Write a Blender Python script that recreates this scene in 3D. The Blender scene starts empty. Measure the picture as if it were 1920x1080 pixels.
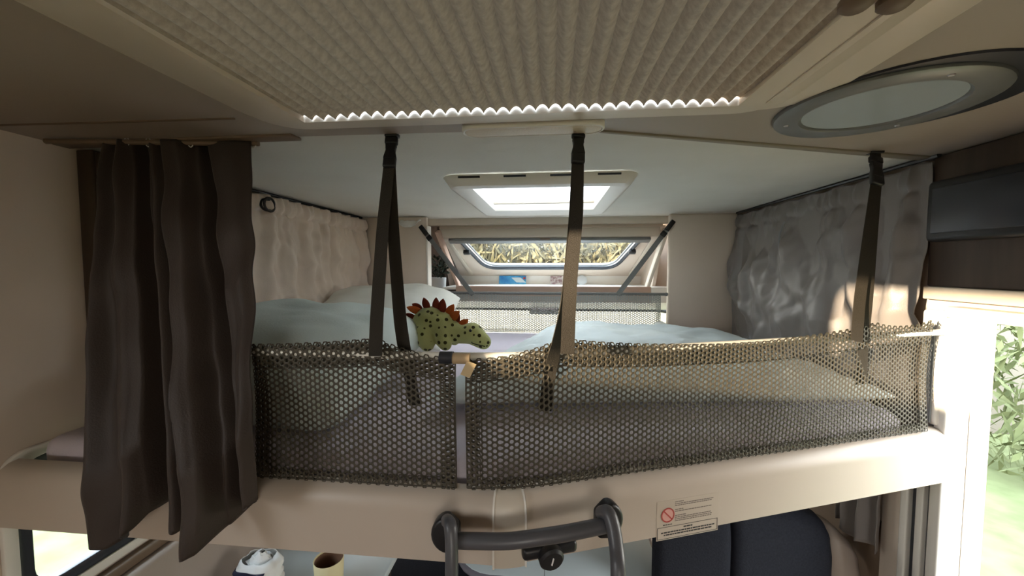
import bpy, bmesh, math, random
import numpy as np
from math import sin, cos, pi, sqrt, radians, exp
from mathutils import Vector, Matrix, noise
random.seed(4); np.random.seed(4)
S = bpy.context.scene
COL = S.collection

# ------------------------------------------------------------------ camera, sky, sun, exposure
EYE = Vector((0, 0, 1.82)); FPX = 740.0
YAW, PITCH = radians(5.7784), radians(3.1713)
cd = bpy.data.cameras.new('camera'); cam = bpy.data.objects.new('camera', cd); COL.objects.link(cam)
cd.sensor_width = 36; cd.lens = FPX / 1920 * 36; cd.clip_start = .02; cd.clip_end = 300
cam.location = EYE; cam.rotation_euler = (pi / 2 - PITCH, 0, YAW)
S.camera = cam
S.view_settings.view_transform = 'Standard'; S.view_settings.look = 'None'
S.view_settings.gamma = 1; S.view_settings.use_curve_mapping = False
S.view_settings.exposure = 2.15
S.cycles.max_bounces = 14; S.cycles.diffuse_bounces = 8; S.cycles.transmission_bounces = 8
S.cycles.transparent_max_bounces = 16; S.cycles.caustics_reflective = False; S.cycles.caustics_refractive = False
S.cycles.sample_clamp_indirect = 6
try:
    S.cycles.use_denoising = True
except Exception:
    pass

W = bpy.data.worlds.new('sky'); S.world = W; W.use_nodes = True
nt = W.node_tree; nt.nodes.clear()
wo = nt.nodes.new('ShaderNodeOutputWorld'); wb = nt.nodes.new('ShaderNodeBackground')
tc = nt.nodes.new('ShaderNodeTexCoord'); sx = nt.nodes.new('ShaderNodeSeparateXYZ'); rp = nt.nodes.new('ShaderNodeValToRGB')
nt.links.new(tc.outputs['Generated'], sx.inputs[0]); nt.links.new(sx.outputs['Z'], rp.inputs[0])
rp.color_ramp.elements[0].position = .0; rp.color_ramp.elements[0].color = (1, .95, .86, 1)
rp.color_ramp.elements[1].position = .8; rp.color_ramp.elements[1].color = (.72, .85, 1, 1)
nt.links.new(rp.outputs[0], wb.inputs[0]); wb.inputs[1].default_value = 3.2
nt.links.new(wb.outputs[0], wo.inputs[0])

SUN_DIR = Vector((.81, .567, -.115)).normalized()      # low sun from behind the left shoulder
sd = bpy.data.lights.new('sun', 'SUN'); sd.energy = 4.2; sd.angle = radians(.8); sd.color = (1, .80, .55)
so = bpy.data.objects.new('sun', sd); COL.objects.link(so); so.location = (-6, -4, 3)
so.rotation_euler = SUN_DIR.to_track_quat('-Z', 'Y').to_euler()


def portal(loc, direction, w, h):
    l = bpy.data.lights.new('daylight_portal', 'AREA'); l.shape = 'RECTANGLE'; l.size = w; l.size_y = h
    l.cycles.is_portal = True
    o = bpy.data.objects.new('daylight_portal', l); COL.objects.link(o); o.location = loc
    o.rotation_euler = Vector(direction).to_track_quat('-Z', 'Y').to_euler()


# ------------------------------------------------------------------ helpers
def ray(u, v):
    F = Vector((-sin(YAW) * cos(PITCH), cos(YAW) * cos(PITCH), -sin(PITCH)))
    R = Vector((cos(YAW), sin(YAW), 0)); U = R.cross(F)
    return F + R * ((u - 960) / FPX) - U * ((v - 540) / FPX)


def at(u, v, x=None, y=None, z=None):
    d = ray(u, v)
    t = (x - EYE.x) / d.x if x is not None else (y - EYE.y) / d.y if y is not None else (z - EYE.z) / d.z
    return EYE + d * t


def mat(name, col, rough=.6, spec=.35, metal=0, bump=0, bscale=60, col2=None, nscale=8, sheen=0, translucent=0,
        stretch=None, wave=None):
    m = bpy.data.materials.new(name); m.use_nodes = True
    n = m.node_tree; b = n.nodes['Principled BSDF']; L = n.links.new
    b.inputs['Base Color'].default_value = (*col, 1); b.inputs['Roughness'].default_value = rough
    b.inputs['Specular IOR Level'].default_value = spec; b.inputs['Metallic'].default_value = metal
    if sheen:
        b.inputs['Sheen Weight'].default_value = sheen; b.inputs['Sheen Roughness'].default_value = .4
    tcn = n.nodes.new('ShaderNodeTexCoord'); mp = n.nodes.new('ShaderNodeMapping')
    L(tcn.outputs['Object'], mp.inputs[0])
    if stretch: mp.inputs['Scale'].default_value = stretch
    if col2:
        t = n.nodes.new('ShaderNodeTexNoise'); t.inputs['Scale'].default_value = nscale; t.inputs['Detail'].default_value = 5
        r = n.nodes.new('ShaderNodeValToRGB'); r.color_ramp.elements[0].position = .35; r.color_ramp.elements[1].position = .65
        r.color_ramp.elements[0].color = (*col, 1); r.color_ramp.elements[1].color = (*col2, 1)
        L(mp.outputs[0], t.inputs[0]); L(t.outputs[0], r.inputs[0]); L(r.outputs[0], b.inputs['Base Color'])
    if bump:
        t = n.nodes.new('ShaderNodeTexNoise'); t.inputs['Scale'].default_value = bscale; t.inputs['Detail'].default_value = 4
        bp = n.nodes.new('ShaderNodeBump'); bp.inputs['Strength'].default_value = bump; bp.inputs['Distance'].default_value = .004
        L(mp.outputs[0], t.inputs[0]); L(t.outputs[0], bp.inputs['Height']); L(bp.outputs[0], b.inputs['Normal'])
    if translucent:
        tr = n.nodes.new('ShaderNodeBsdfTranslucent'); tr.inputs[0].default_value = (*col, 1)
        mx = n.nodes.new('ShaderNodeMixShader'); mx.inputs[0].default_value = translucent
        out = n.nodes['Material Output']
        L(b.outputs[0], mx.inputs[1]); L(tr.outputs[0], mx.inputs[2]); L(mx.outputs[0], out.inputs[0])
    return m


def glass_mat(name, tint=(1, 1, 1), gloss=.06):
    m = bpy.data.materials.new(name); m.use_nodes = True
    n = m.node_tree; n.nodes.clear(); L = n.links.new
    o = n.nodes.new('ShaderNodeOutputMaterial'); t = n.nodes.new('ShaderNodeBsdfTransparent'); g = n.nodes.new('ShaderNodeBsdfGlossy')
    t.inputs[0].default_value = (*tint, 1); g.inputs['Roughness'].default_value = .03
    mx = n.nodes.new('ShaderNodeMixShader'); mx.inputs[0].default_value = gloss
    L(t.outputs[0], mx.inputs[1]); L(g.outputs[0], mx.inputs[2]); L(mx.outputs[0], o.inputs[0])
    return m


M = {}
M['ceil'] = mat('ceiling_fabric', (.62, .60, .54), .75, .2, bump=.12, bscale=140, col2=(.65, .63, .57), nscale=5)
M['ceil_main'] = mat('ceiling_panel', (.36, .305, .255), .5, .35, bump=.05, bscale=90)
M['plastic'] = mat('warm_plastic', (.56, .50, .42), .38, .45)
M['hatchp'] = mat('hatch_frame_plastic', (.66, .58, .49), .35, .45)
M['plastic_w'] = mat('white_plastic', (.74, .71, .66), .35, .45)
M['rail'] = mat('bed_rail_laminate', (.48, .41, .345), .38, .4, col2=(.51, .44, .37), nscale=2.5)
M['wall'] = mat('beige_wall', (.58, .49, .41), .6, .3, col2=(.61, .52, .44), nscale=3)
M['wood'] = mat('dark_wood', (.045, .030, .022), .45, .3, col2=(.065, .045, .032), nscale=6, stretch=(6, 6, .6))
M['wood_p'] = mat('pinkish_wood', (.42, .29, .23), .5, .35, col2=(.47, .33, .26), nscale=6, stretch=(1, 6, 6))
M['olive'] = mat('olive_brown_strip', (.25, .215, .165), .5, .3)
M['brown'] = mat('brown_trim', (.16, .11, .075), .5, .3)
M['black'] = mat('black_plastic', (.012, .012, .014), .4, .4)
M['rubber'] = mat('black_rubber', (.02, .023, .032), .3, .5)
M['greyp'] = mat('grey_plastic', (.16, .165, .17), .35, .5)
M['steel'] = mat('brushed_metal', (.55, .55, .56), .3, .5, metal=.9)
M['tube'] = mat('grey_painted_tube', (.075, .075, .085), .38, .5)
M['curt_d'] = mat('dark_curtain_cloth', (.040, .029, .024), .6, .3, bump=.2, bscale=350, sheen=.05)
M['curt_b'] = mat('beige_curtain_cloth', (.72, .61, .52), .8, .15, bump=.25, bscale=350, sheen=.2)
M['curt_g'] = mat('grey_curtain_cloth', (.185, .168, .16), .42, .45, bump=.15, bscale=350)
M['sheet'] = mat('lavender_sheet', (.54, .49, .55), .85, .15, bump=.2, bscale=220)
M['duvet'] = mat('pale_blue_cotton', (.60, .67, .69), .85, .15, bump=.2, bscale=220, col2=(.64, .70, .70), nscale=4)
M['pillow'] = mat('pale_blue_pillowcase', (.74, .83, .81), .85, .15, bump=.2, bscale=220)
M['pillow2'] = mat('ivory_pillowcase', (.74, .74, .68), .85, .15, bump=.2, bscale=220)
M['net'] = mat('olive_net_thread', (.060, .051, .036), .5, .35)
M['net_r'] = mat('grey_net_thread', (.30, .315, .295), .6, .3)
M['web'] = mat('grey_webbing', (.028, .023, .017), .6, .3, bump=.5, bscale=500, stretch=(1, 1, 3))
M['web_r'] = mat('light_grey_webbing', (.16, .165, .16), .7, .25)
M['pole'] = mat('white_tube', (.72, .70, .64), .35, .5)
M['tan'] = mat('tan_sleeve', (.42, .31, .19), .5, .35)
M['paper'] = mat('white_paper', (.75, .74, .72), .7, .2)
M['ink'] = mat('grey_ink', (.22, .19, .17), .8, .1)
M['ink_d'] = mat('dark_ink', (.07, .07, .07), .8, .1)
M['red'] = mat('red_ink', (.42, .07, .06), .7, .2)
M['pink'] = mat('pale_pink_ink', (.66, .36, .32), .7, .2)
M['navy'] = mat('navy_upholstery', (.010, .011, .017), .85, .2, bump=.4, bscale=260, col2=(.015, .016, .023), nscale=160)
M['leather'] = mat('beige_leather', (.36, .30, .26), .45, .4, bump=.1, bscale=120)
M['table'] = mat('pale_table_laminate', (.52, .58, .60), .35, .4)
M['table_e'] = mat('table_edging', (.16, .15, .18), .4, .4)
M['cup'] = mat('cream_ceramic', (.68, .60, .36), .45, .4)
M['cup_in'] = mat('brown_glaze', (.22, .12, .075), .5, .3)
M['bagn'] = mat('navy_print_paper', (.015, .018, .045), .6, .3)
M['plant'] = mat('dark_leaf', (.012, .022, .012), .5, .3)
M['pot'] = mat('pale_pot', (.46, .47, .47), .5, .3)
M['blue'] = mat('blue_print', (.02, .16, .42), .4, .4, col2=(.10, .42, .62), nscale=14)
M['photo'] = mat('brown_print', (.20, .09, .10), .4, .4, col2=(.55, .5, .48), nscale=60)
M['grass'] = mat('grass', (.11, .13, .06), .9, .1, col2=(.16, .18, .09), nscale=3, bump=.5, bscale=20)
M['leafdry'] = mat('dry_leaf', (.075, .062, .026), .8, .1, col2=(.19, .16, .09), nscale=2)
M['stucco'] = mat('pink_stucco', (.11, .08, .058), .9, .1)
M['floor'] = mat('wood_floor', (.18, .12, .08), .5, .3, col2=(.24, .165, .11), nscale=5, stretch=(8, .8, 1))
M['glass'] = glass_mat('window_glass', (.95, .97, .96))
M['acrylic'] = glass_mat('hatch_acrylic', (.88, .9, .92), .05)
M['frost'] = mat('frosted_diffuser', (.42, .47, .50), .12, .5)
M['milk'] = mat('milky_blind', (.93, .91, .88), .6, .3, translucent=.72)
M['lampd'] = mat('cream_lamp_lens', (.68, .59, .47), .4, .4, bump=.35, bscale=300)
M['orange'] = mat('orange_felt', (.42, .10, .025), .9, .1, bump=.4, bscale=300)
M['rust'] = mat('rust_felt', (.17, .03, .016), .9, .1, bump=.4, bscale=300)
M['mirror'] = mat('mirror', (.8, .8, .8), .05, .5, metal=1)
M['gold'] = mat('kraft_tag', (.50, .38, .22), .6, .3)

# speckled pleated blind
m = mat('pleated_blind_cloth', (.25, .20, .14), .85, .15, bump=.3, bscale=300, col2=(.35, .285, .205), nscale=110, translucent=.05)
M['blind'] = m
# plush with printed spots
m = mat('green_plush', (.30, .33, .10), .95, .1, bump=.6, bscale=420, sheen=.35)
n = m.node_tree; vo = n.nodes.new('ShaderNodeTexVoronoi'); vo.inputs['Scale'].default_value = 47; vo.inputs['Randomness'].default_value = .55
cr = n.nodes.new('ShaderNodeValToRGB'); cr.color_ramp.elements[0].position = .25; cr.color_ramp.elements[1].position = .29
cr.color_ramp.elements[0].color = (.05, .045, .015, 1); cr.color_ramp.elements[1].color = (.46, .47, .20, 1)
tcn = n.nodes.new('ShaderNodeTexCoord')
n.links.new(tcn.outputs['Object'], vo.inputs[0]); n.links.new(vo.outputs['Distance'], cr.inputs[0])
n.links.new(cr.outputs[0], n.nodes['Principled BSDF'].inputs['Base Color'])
M['plush'] = m
M['plush_h'] = mat('green_plush_plain', (.34, .38, .11), .95, .1, bump=.6, bscale=420, sheen=.35)

ORG = {}


class MB:
    """collects vertices and faces of one mesh object, in world coordinates"""
    def __init__(self): self.v = []; self.f = []
    def add(self, vs, fs):
        o = len(self.v); self.v += [tuple(p) for p in vs]; self.f += [tuple(i + o for i in f) for f in fs]; return self
    def box(self, x0, x1, y0, y1, z0, z1):
        vs = [(x, y, z) for z in (z0, z1) for y in (y0, y1) for x in (x0, x1)]
        return self.add(vs, [(0, 2, 3, 1), (4, 5, 7, 6), (0, 1, 5, 4), (1, 3, 7, 5), (3, 2, 6, 7), (2, 0, 4, 6)])
    def obox(self, c, ax, ay, az):
        c, ax, ay, az = map(Vector, (c, ax, ay, az))
        vs = [c + ax * i + ay * j + az * k for k in (-1, 1) for j in (-1, 1) for i in (-1, 1)]
        return self.add(vs, [(0, 2, 3, 1), (4, 5, 7, 6), (0, 1, 5, 4), (1, 3, 7, 5), (3, 2, 6, 7), (2, 0, 4, 6)])
    def prism(self, pts, d):
        """polygon (3-D points) extruded by vector d"""
        n = len(pts); d = Vector(d); a = [Vector(p) for p in pts]; b = [p + d for p in a]
        fs = [tuple(range(n))[::-1], tuple(range(n, 2 * n))] + [(i, (i + 1) % n, n + (i + 1) % n, n + i) for i in range(n)]
        return self.add(a + b, fs)
    def ring(self, outer, inner, d):
        n = len(outer); d = Vector(d); o = [Vector(p) for p in outer]; i_ = [Vector(p) for p in inner]
        vs = o + i_ + [p + d for p in o] + [p + d for p in i_]; fs = []
        for k in range(n):
            q = (k + 1) % n
            fs += [(k, q, n + q, n + k), (2 * n + k, 3 * n + k, 3 * n + q, 2 * n + q), (k, 2 * n + k, 2 * n + q, q), (n + k, n + q, 3 * n + q, 3 * n + k)]
        return self.add(vs, fs)
    def tube(self, path, r, n=12, cap=True, closed=False):
        P = [Vector(p) for p in path]; m = len(P); rs = r if hasattr(r, '__len__') else [r] * m
        vs, fs = [], []; up = None
        for i in range(m):
            if closed: t = P[(i + 1) % m] - P[i - 1]
            else: t = P[min(i + 1, m - 1)] - P[max(i - 1, 0)]
            t.normalize()
            if up is None: up = Vector((0, 0, 1)) if abs(t.z) < .9 else Vector((0, 1, 0))
            s = t.cross(up).normalized(); up = s.cross(t).normalized()
            for k in range(n):
                a = 2 * pi * k / n; vs.append(P[i] + s * cos(a) * rs[i] + up * sin(a) * rs[i])
        for i in range(m if closed else m - 1):
            j = (i + 1) % m
            for k in range(n):
                q = (k + 1) % n; fs.append((i * n + k, i * n + q, j * n + q, j * n + k))
        if cap and not closed: fs += [tuple(range(n))[::-1], tuple(range((m - 1) * n, m * n))]
        return self.add(vs, fs)
    def lathe(self, c, prof, n=24, axis=None):
        """profile [(r, h)] turned about an axis through c"""
        c = Vector(c); A = Vector(axis or (0, 0, 1)).normalized()
        X = A.orthogonal().normalized(); Y = A.cross(X); vs, fs = [], []
        for r, h in prof:
            for k in range(n):
                a = 2 * pi * k / n; vs.append(c + A * h + (X * cos(a) + Y * sin(a)) * r)
        for i in range(len(prof) - 1):
            for k in range(n):
                q = (k + 1) % n; fs.append((i * n + k, i * n + q, (i + 1) * n + q, (i + 1) * n + k))
        fs += [tuple(range(n))[::-1], tuple(range((len(prof) - 1) * n, len(prof) * n))]
        return self.add(vs, fs)
    def grid(self, fn, nu, nv, wrap=False):
        vs = [fn(i / (nu if wrap else nu - 1), j / (nv - 1)) for j in range(nv) for i in range(nu)]; fs = []
        for j in range(nv - 1):
            for i in range(nu if wrap else nu - 1):
                q = (i + 1) % nu; fs.append((j * nu + i, j * nu + q, (j + 1) * nu + q, (j + 1) * nu + i))
        return self.add(vs, fs)
    def ribbon(self, path, w, th, side=(1, 0, 0)):
        """flat webbing along a path"""
        P = [Vector(p) for p in path]; m = len(P); vs, fs = [], []
        sides = side if isinstance(side, list) else [side] * m
        for i in range(m):
            t = (P[min(i + 1, m - 1)] - P[max(i - 1, 0)]).normalized()
            s = Vector(sides[i]); s = (s - t * s.dot(t)).normalized(); nn = t.cross(s)
            for a, b in ((-1, -1), (1, -1), (1, 1), (-1, 1)): vs.append(P[i] + s * (a * w / 2) + nn * (b * th / 2))
        for i in range(m - 1):
            for k in range(4):
                q = (k + 1) % 4; fs.append((i * 4 + k, i * 4 + q, (i + 1) * 4 + q, (i + 1) * 4 + k))
        fs += [(3, 2, 1, 0), tuple((m - 1) * 4 + k for k in range(4))]
        return self.add(vs, fs)
    def ball(self, c, r, n=16, m=10):
        c = Vector(c); r = r if hasattr(r, '__len__') else (r, r, r); vs = []; fs = []
        for j in range(m + 1):
            t = pi * (j + .0001) / (m + .0002)
            for k in range(n):
                a = 2 * pi * k / n; vs.append(c + Vector((r[0] * sin(t) * cos(a), r[1] * sin(t) * sin(a), -r[2] * cos(t))))
        for j in range(m):
            for k in range(n):
                q = (k + 1) % n; fs.append((j * n + k, j * n + q, (j + 1) * n + q, (j + 1) * n + k))
        fs += [tuple(range(n))[::-1], tuple(range(m * n, (m + 1) * n))]
        return self.add(vs, fs)
    def build(self, name, mt, parent=None, bevel=0, seg=2, smooth=True, solid=0, subd=0, angle=40, org=None):
        v = np.array(self.v, float)
        if parent is not None: og = Vector(ORG[parent.name])
        elif org is not None: og = Vector(org)
        else:
            lo, hi = v.min(0), v.max(0); og = Vector(((lo[0] + hi[0]) / 2, (lo[1] + hi[1]) / 2, lo[2]))
        me = bpy.data.meshes.new(name); me.from_pydata((v - np.array(og)).tolist(), [], self.f); me.update()
        bm = bmesh.new(); bm.from_mesh(me); bmesh.ops.recalc_face_normals(bm, faces=bm.faces); bm.to_mesh(me); bm.free()
        return link(name, me, mt, parent, og, bevel, seg, smooth, solid, subd, angle)


def link(name, me, mt, parent, og, bevel=0, seg=2, smooth=True, solid=0, subd=0, angle=40):
    me.materials.append(mt)
    if smooth:
        me.polygons.foreach_set('use_smooth', [True] * len(me.polygons))
        if hasattr(me, 'set_sharp_from_angle') and not bevel: me.set_sharp_from_angle(angle=radians(angle))
    o = bpy.data.objects.new(name, me); COL.objects.link(o)
    if parent is not None: o.parent = parent
    else: o.location = og
    ORG[o.name] = tuple(og)
    if solid:
        q = o.modifiers.new('solid', 'SOLIDIFY'); q.thickness = solid; q.offset = 0
    if bevel:
        q = o.modifiers.new('bevel', 'BEVEL'); q.width = bevel; q.segments = seg; q.limit_method = 'ANGLE'; q.angle_limit = radians(35)
        q.harden_normals = False
        if smooth and hasattr(me, 'set_sharp_from_angle'): pass
    if subd:
        q = o.modifiers.new('sub', 'SUBSURF'); q.levels = subd; q.render_levels = subd
    return o


def thing(name, label, cat, loc, group=None):
    o = bpy.data.objects.new(name, None); COL.objects.link(o); o.location = loc; o.empty_display_size = .05
    ORG[o.name] = tuple(loc); tag(o, label, cat, group); return o


def tag(o, label, cat, group=None):
    o['label'] = label; o['category'] = cat
    if group: o['group'] = group
    return o


def struct(o, label=None):
    o['kind'] = 'structure'
    if label: o['label'] = label
    return o


def lab(o, label): o['label'] = label; return o


def rrect(x0, x1, y0, y1, r, z, k=6):
    pts = []
    for cx, cy, a0 in ((x1 - r, y1 - r, 0), (x0 + r, y1 - r, 90), (x0 + r, y0 + r, 180), (x1 - r, y0 + r, 270)):
        for i in range(k + 1):
            a = radians(a0 + 90 * i / k); pts.append((cx + r * cos(a), cy + r * sin(a), z))
    return pts


def nz(x, y=0, z=0, s=1): return noise.noise(Vector((x * s, y * s, z * s)))


def lerp(a, b, t): return a + (b - a) * t


def interp(t, keys):
    """piecewise smooth interpolation through [(t, value)]"""
    if t <= keys[0][0]: return keys[0][1]
    for (a, va), (b, vb) in zip(keys, keys[1:]):
        if t <= b:
            q = (t - a) / (b - a); q = q * q * (3 - 2 * q); return va + (vb - va) * q
    return keys[-1][1]


# ------------------------------------------------------------------ structure
XL, XR, ZC = -1.13, 1.00, 2.10
FL = MB().box(XL - .04, XR + .04, -2.6, 4.0, -.06, 0).build('floor', M['floor']); struct(FL)

# main ceiling around the roof hatch
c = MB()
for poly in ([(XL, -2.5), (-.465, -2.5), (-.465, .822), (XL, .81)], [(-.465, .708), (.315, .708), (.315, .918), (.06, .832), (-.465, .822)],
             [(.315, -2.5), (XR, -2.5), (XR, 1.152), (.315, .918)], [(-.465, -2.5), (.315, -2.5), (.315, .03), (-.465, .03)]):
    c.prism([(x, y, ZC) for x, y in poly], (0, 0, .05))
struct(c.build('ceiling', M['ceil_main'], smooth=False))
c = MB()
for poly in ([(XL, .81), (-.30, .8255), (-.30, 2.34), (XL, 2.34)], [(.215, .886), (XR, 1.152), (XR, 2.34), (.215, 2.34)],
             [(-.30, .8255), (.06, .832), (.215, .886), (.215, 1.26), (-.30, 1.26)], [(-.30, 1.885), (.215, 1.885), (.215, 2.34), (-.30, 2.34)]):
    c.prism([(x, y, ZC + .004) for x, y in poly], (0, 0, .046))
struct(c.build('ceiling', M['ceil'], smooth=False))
# strip along the joint of the two ceilings
p = [(.06, .832), (1.0, 1.152)]
d = Vector((.94, .32, 0)).normalized(); q = Vector((-d.y, d.x, 0))
a, b = Vector((.06, .834, ZC - .004)), Vector((1.0, 1.154, ZC - .004))
struct(MB().prism([a - q * .004, b - q * .016, b + q * .016, a + q * .005], (0, 0, .006)).build('trim_1', M['olive'], bevel=.002))
struct(MB().box(XL, -.55, .80, .835, ZC - .005, ZC + .002).build('trim_2', M['brown'], bevel=.002))
# shallow seam line of the left ceiling panel
struct(MB().prism([(-1.12, .690, ZC - .0025), (-.60, .705, ZC - .0025), (-.60, .709, ZC - .0025), (-1.12, .694, ZC - .0025)], (0, 0, .003)).build('trim_3', M['brown']))
# beam at the front end of the bed ceiling
struct(MB().box(XL, XR, 2.335, 2.40, 2.066, 2.14).build('trim_4', M['plastic'], bevel=.006))


def wall(name, x0, x1, y0, y1, z0, z1, holes, mt):
    """slab in the y-z plane with rectangular openings, built of strips"""
    m_ = MB(); ys = sorted({y0, y1, *[h[0] for h in holes], *[h[1] for h in holes]})
    for a_, b_ in zip(ys, ys[1:]):
        hs = sorted([h for h in holes if h[0] <= a_ and h[1] >= b_], key=lambda h: h[2]); z = z0
        for h in hs:
            if h[2] > z: m_.box(x0, x1, a_, b_, z, h[2])
            z = h[3]
        if z < z1: m_.box(x0, x1, a_, b_, z, z1)
    return struct(m_.build(name, mt, smooth=False))


CABW = (2.55, 3.2, .98, 1.47)
SUNW = (-.95, -.02, 1.76, 2.06); DINW = (.70, 1.16, 1.085, 1.40)
wall('wall_left', XL - .045, XL, -2.5, 3.25, 0, 2.15, [SUNW, DINW, CABW], M['wall'])
DOOR = (.64, 1.035, -.06, 1.70)
wall('wall_right', XR, XR + .045, -2.5, 3.25, 0, 2.15, [(DOOR[0], DOOR[1], 0, DOOR[3]), CABW], M['wall'])
w_ = MB(); w_.box(XL, XR, -2.55, -2.5, 0, 1.15); w_.box(XL, XR, -2.55, -2.5, 1.80, 2.15); w_.box(XL, .05, -2.55, -2.5, 1.15, 1.80); w_.box(.85, XR, -2.55, -2.5, 1.15, 1.80)
struct(w_.build('wall_back', M['wall'], smooth=False))
# dark panel over the entrance door
struct(MB().box(XR - .03, XR - .001, .05, 1.13, 1.768, 2.098).build('trim_5', M['wood'], bevel=.004))
struct(MB().box(XR - .034, XR - .002, .05, 1.135, 1.735, 1.768).build('trim_6', M['plastic'], bevel=.003))

portal(((XL - .02), (SUNW[0] + SUNW[1]) / 2, 1.93), (1, 0, 0), .9, .25)
portal((XL - .02, 2.875, 1.22), (1, 0, 0), .65, .49); portal((XR + .02, 2.875, 1.22), (-1, 0, 0), .65, .49)
portal(((XL - .02), (DINW[0] + DINW[1]) / 2, 1.24), (1, 0, 0), .9, .32)
portal((XR + .02, .8375, .85), (-1, 0, 0), .395, 1.72)
portal((.45, -2.53, 1.475), (0, 1, 0), .8, .65)
portal((-.04, 1.57, 2.2), (0, 0, -1), .5, .62)

# ---- overcab nose: sloping front with the window, its ledge and cheeks
def slope(x, y, off=0):
    """point on the sloping front above the cab; off lifts it along the inner normal"""
    nrm = Vector((0, -.55, -1)).normalized()
    return Vector((x, y, 2.05 - .55 * (y - 2.38))) + nrm * off


SX0, SX1, SY0, SY1 = -.69, .64, 2.38, 2.93
def outline(tl, tr, bl, br, yt, yb, r, off=0, k=6):
    """trapezoid with rounded lower corners on the slope, listed anticlockwise"""
    A, B, C_, D = Vector((tl, yt)), Vector((bl, yb)), Vector((br, yb)), Vector((tr, yt))
    pts = [A]
    for prev, cur, nxt in ((A, B, C_), (B, C_, D)):
        e0 = cur + (prev - cur).normalized() * r; e1 = cur + (nxt - cur).normalized() * r
        for i in range(k + 1):
            t = i / k; pts.append(e0 * (1 - t) ** 2 + cur * 2 * t * (1 - t) + e1 * t * t)
    pts.append(D)
    return [slope(p_.x, p_.y, off) for p_ in pts]


inn = outline(-.60, .55, -.475, .435, 2.46, 2.815, .09)
# outer loop with as many points
nI = len(inn); outp = []
for i in range(nI):
    if i == 0: outp.append(slope(SX0, SY0))
    elif i == nI - 1: outp.append(slope(SX1, SY0))
    elif i <= (nI - 2) / 2: outp.append(slope(SX0, lerp(SY0, SY1, min(1, i / 4))) if i < 4 else slope(lerp(SX0, 0, (i - 4) / 5), SY1))
    else:
        j = nI - 1 - i
        outp.append(slope(SX1, lerp(SY0, SY1, min(1, j / 4))) if j < 4 else slope(lerp(SX1, 0, (j - 4) / 5), SY1))
struct(MB().ring(outp, inn, slope(0, 2.5, -.035) - slope(0, 2.5)).build('wall_front', M['wall'], smooth=False))
win = thing('window_1', 'overcab window with dark rubber seal above the far end of bed', 'window', slope(0, 2.65)); del win['category']; struct(win)
pth = outline(-.60, .55, -.475, .435, 2.46, 2.815, .09, .004)
MB().tube(pth, .013, 10).build('rubber_seal', M['rubber'], win)
pth2 = outline(-.575, .525, -.457, .417, 2.46, 2.795, .085, -.004)
MB().tube(pth2, .0065, 8).build('inner_frame', M['greyp'], win)
MB().prism(outline(-.60, .55, -.475, .435, 2.44, 2.815, .09, -.012), slope(0, 2.5, -.004) - slope(0, 2.5)).build('pane', M['glass'], win, smooth=False)
MB().prism(outline(-.66, .61, -.545, .50, 2.41, 2.87, .12, .003)[:1] + outline(-.66, .61, -.545, .50, 2.41, 2.87, .12, .003)[1:], slope(0, 2.5, .0005) - slope(0, 2.5)) if False else None
for sxx, yy in ((-.565, 2.60), (.508, 2.60)):
    c0 = slope(sxx, yy, .02)
    MB().obox(c0, (.022, 0, 0), slope(0, .012) - slope(0, 0), (0, -.006, -.011)).build('latch', M['black'], win, bevel=.004)
cas = MB(); 
c0 = Vector((-.03, 2.405, 2.012))
cas.obox(c0, (.655, 0, 0), (0, .030, -.010), (0, -.008, -.030))
o = cas.build('blind_cassette', M['plastic'], win, bevel=.008, seg=3)
MB().obox((-.03, 2.39, 1.973), (.60, 0, 0), (0, .022, -.008), (0, -.003, -.008)).build('blind_bar', M['greyp'], win, bevel=.003)
MB().obox((-.04, 2.368, 1.981), (.03, 0, 0), (0, .004, 0), (0, 0, .004)).build('blind_pull', M['brown'], win, bevel=.002)
# raised frame lines down the sides of the window
for xa, xb in ((-.672, -.60), (.622, .56)):
    struct(MB().ribbon([slope(lerp(xa, xb, t / 6), lerp(2.41, 2.90, t / 6), .005) for t in range(7)], .028, .012).build('trim_7', M['plastic'], bevel=.003))

# cheeks, band, shelf and lip
for x in (SX0, SX1):
    s_ = -.02 if x < 0 else .02
    struct(MB().prism([(x, 2.40, 2.06), (x, 2.95, 1.76), (x, 2.95, 1.60), (x, 2.66, 1.60)], (s_, 0, 0)).build('wall_front', M['wood' if x < 0 else 'wall'], smooth=False))  # left cheek coloured dark to stand for the shaded niche opening
struct(MB().box(SX0, SX1, 2.93, 2.96, 1.60, 1.76).build('wall_front', M['plastic_w'], bevel=.003))
struct(MB().box(SX0, SX1, 2.44, 2.93, 1.672, 1.687).build('trim_8', M['plastic_w'], bevel=.003))
struct(MB().box(-.60, .59, 2.425, 2.445, 1.600, 1.697).build('trim_9', M['wood_p'], bevel=.004))
struct(MB().box(.59, .80, 2.425, 2.60, 1.600, 1.692).build('trim_10', M['plastic_w'], bevel=.006))
struct(MB().box(-.95, -.60, 2.40, 2.75, 1.642, 1.66).build('trim_11', M['plastic_w'], bevel=.003))
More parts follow.
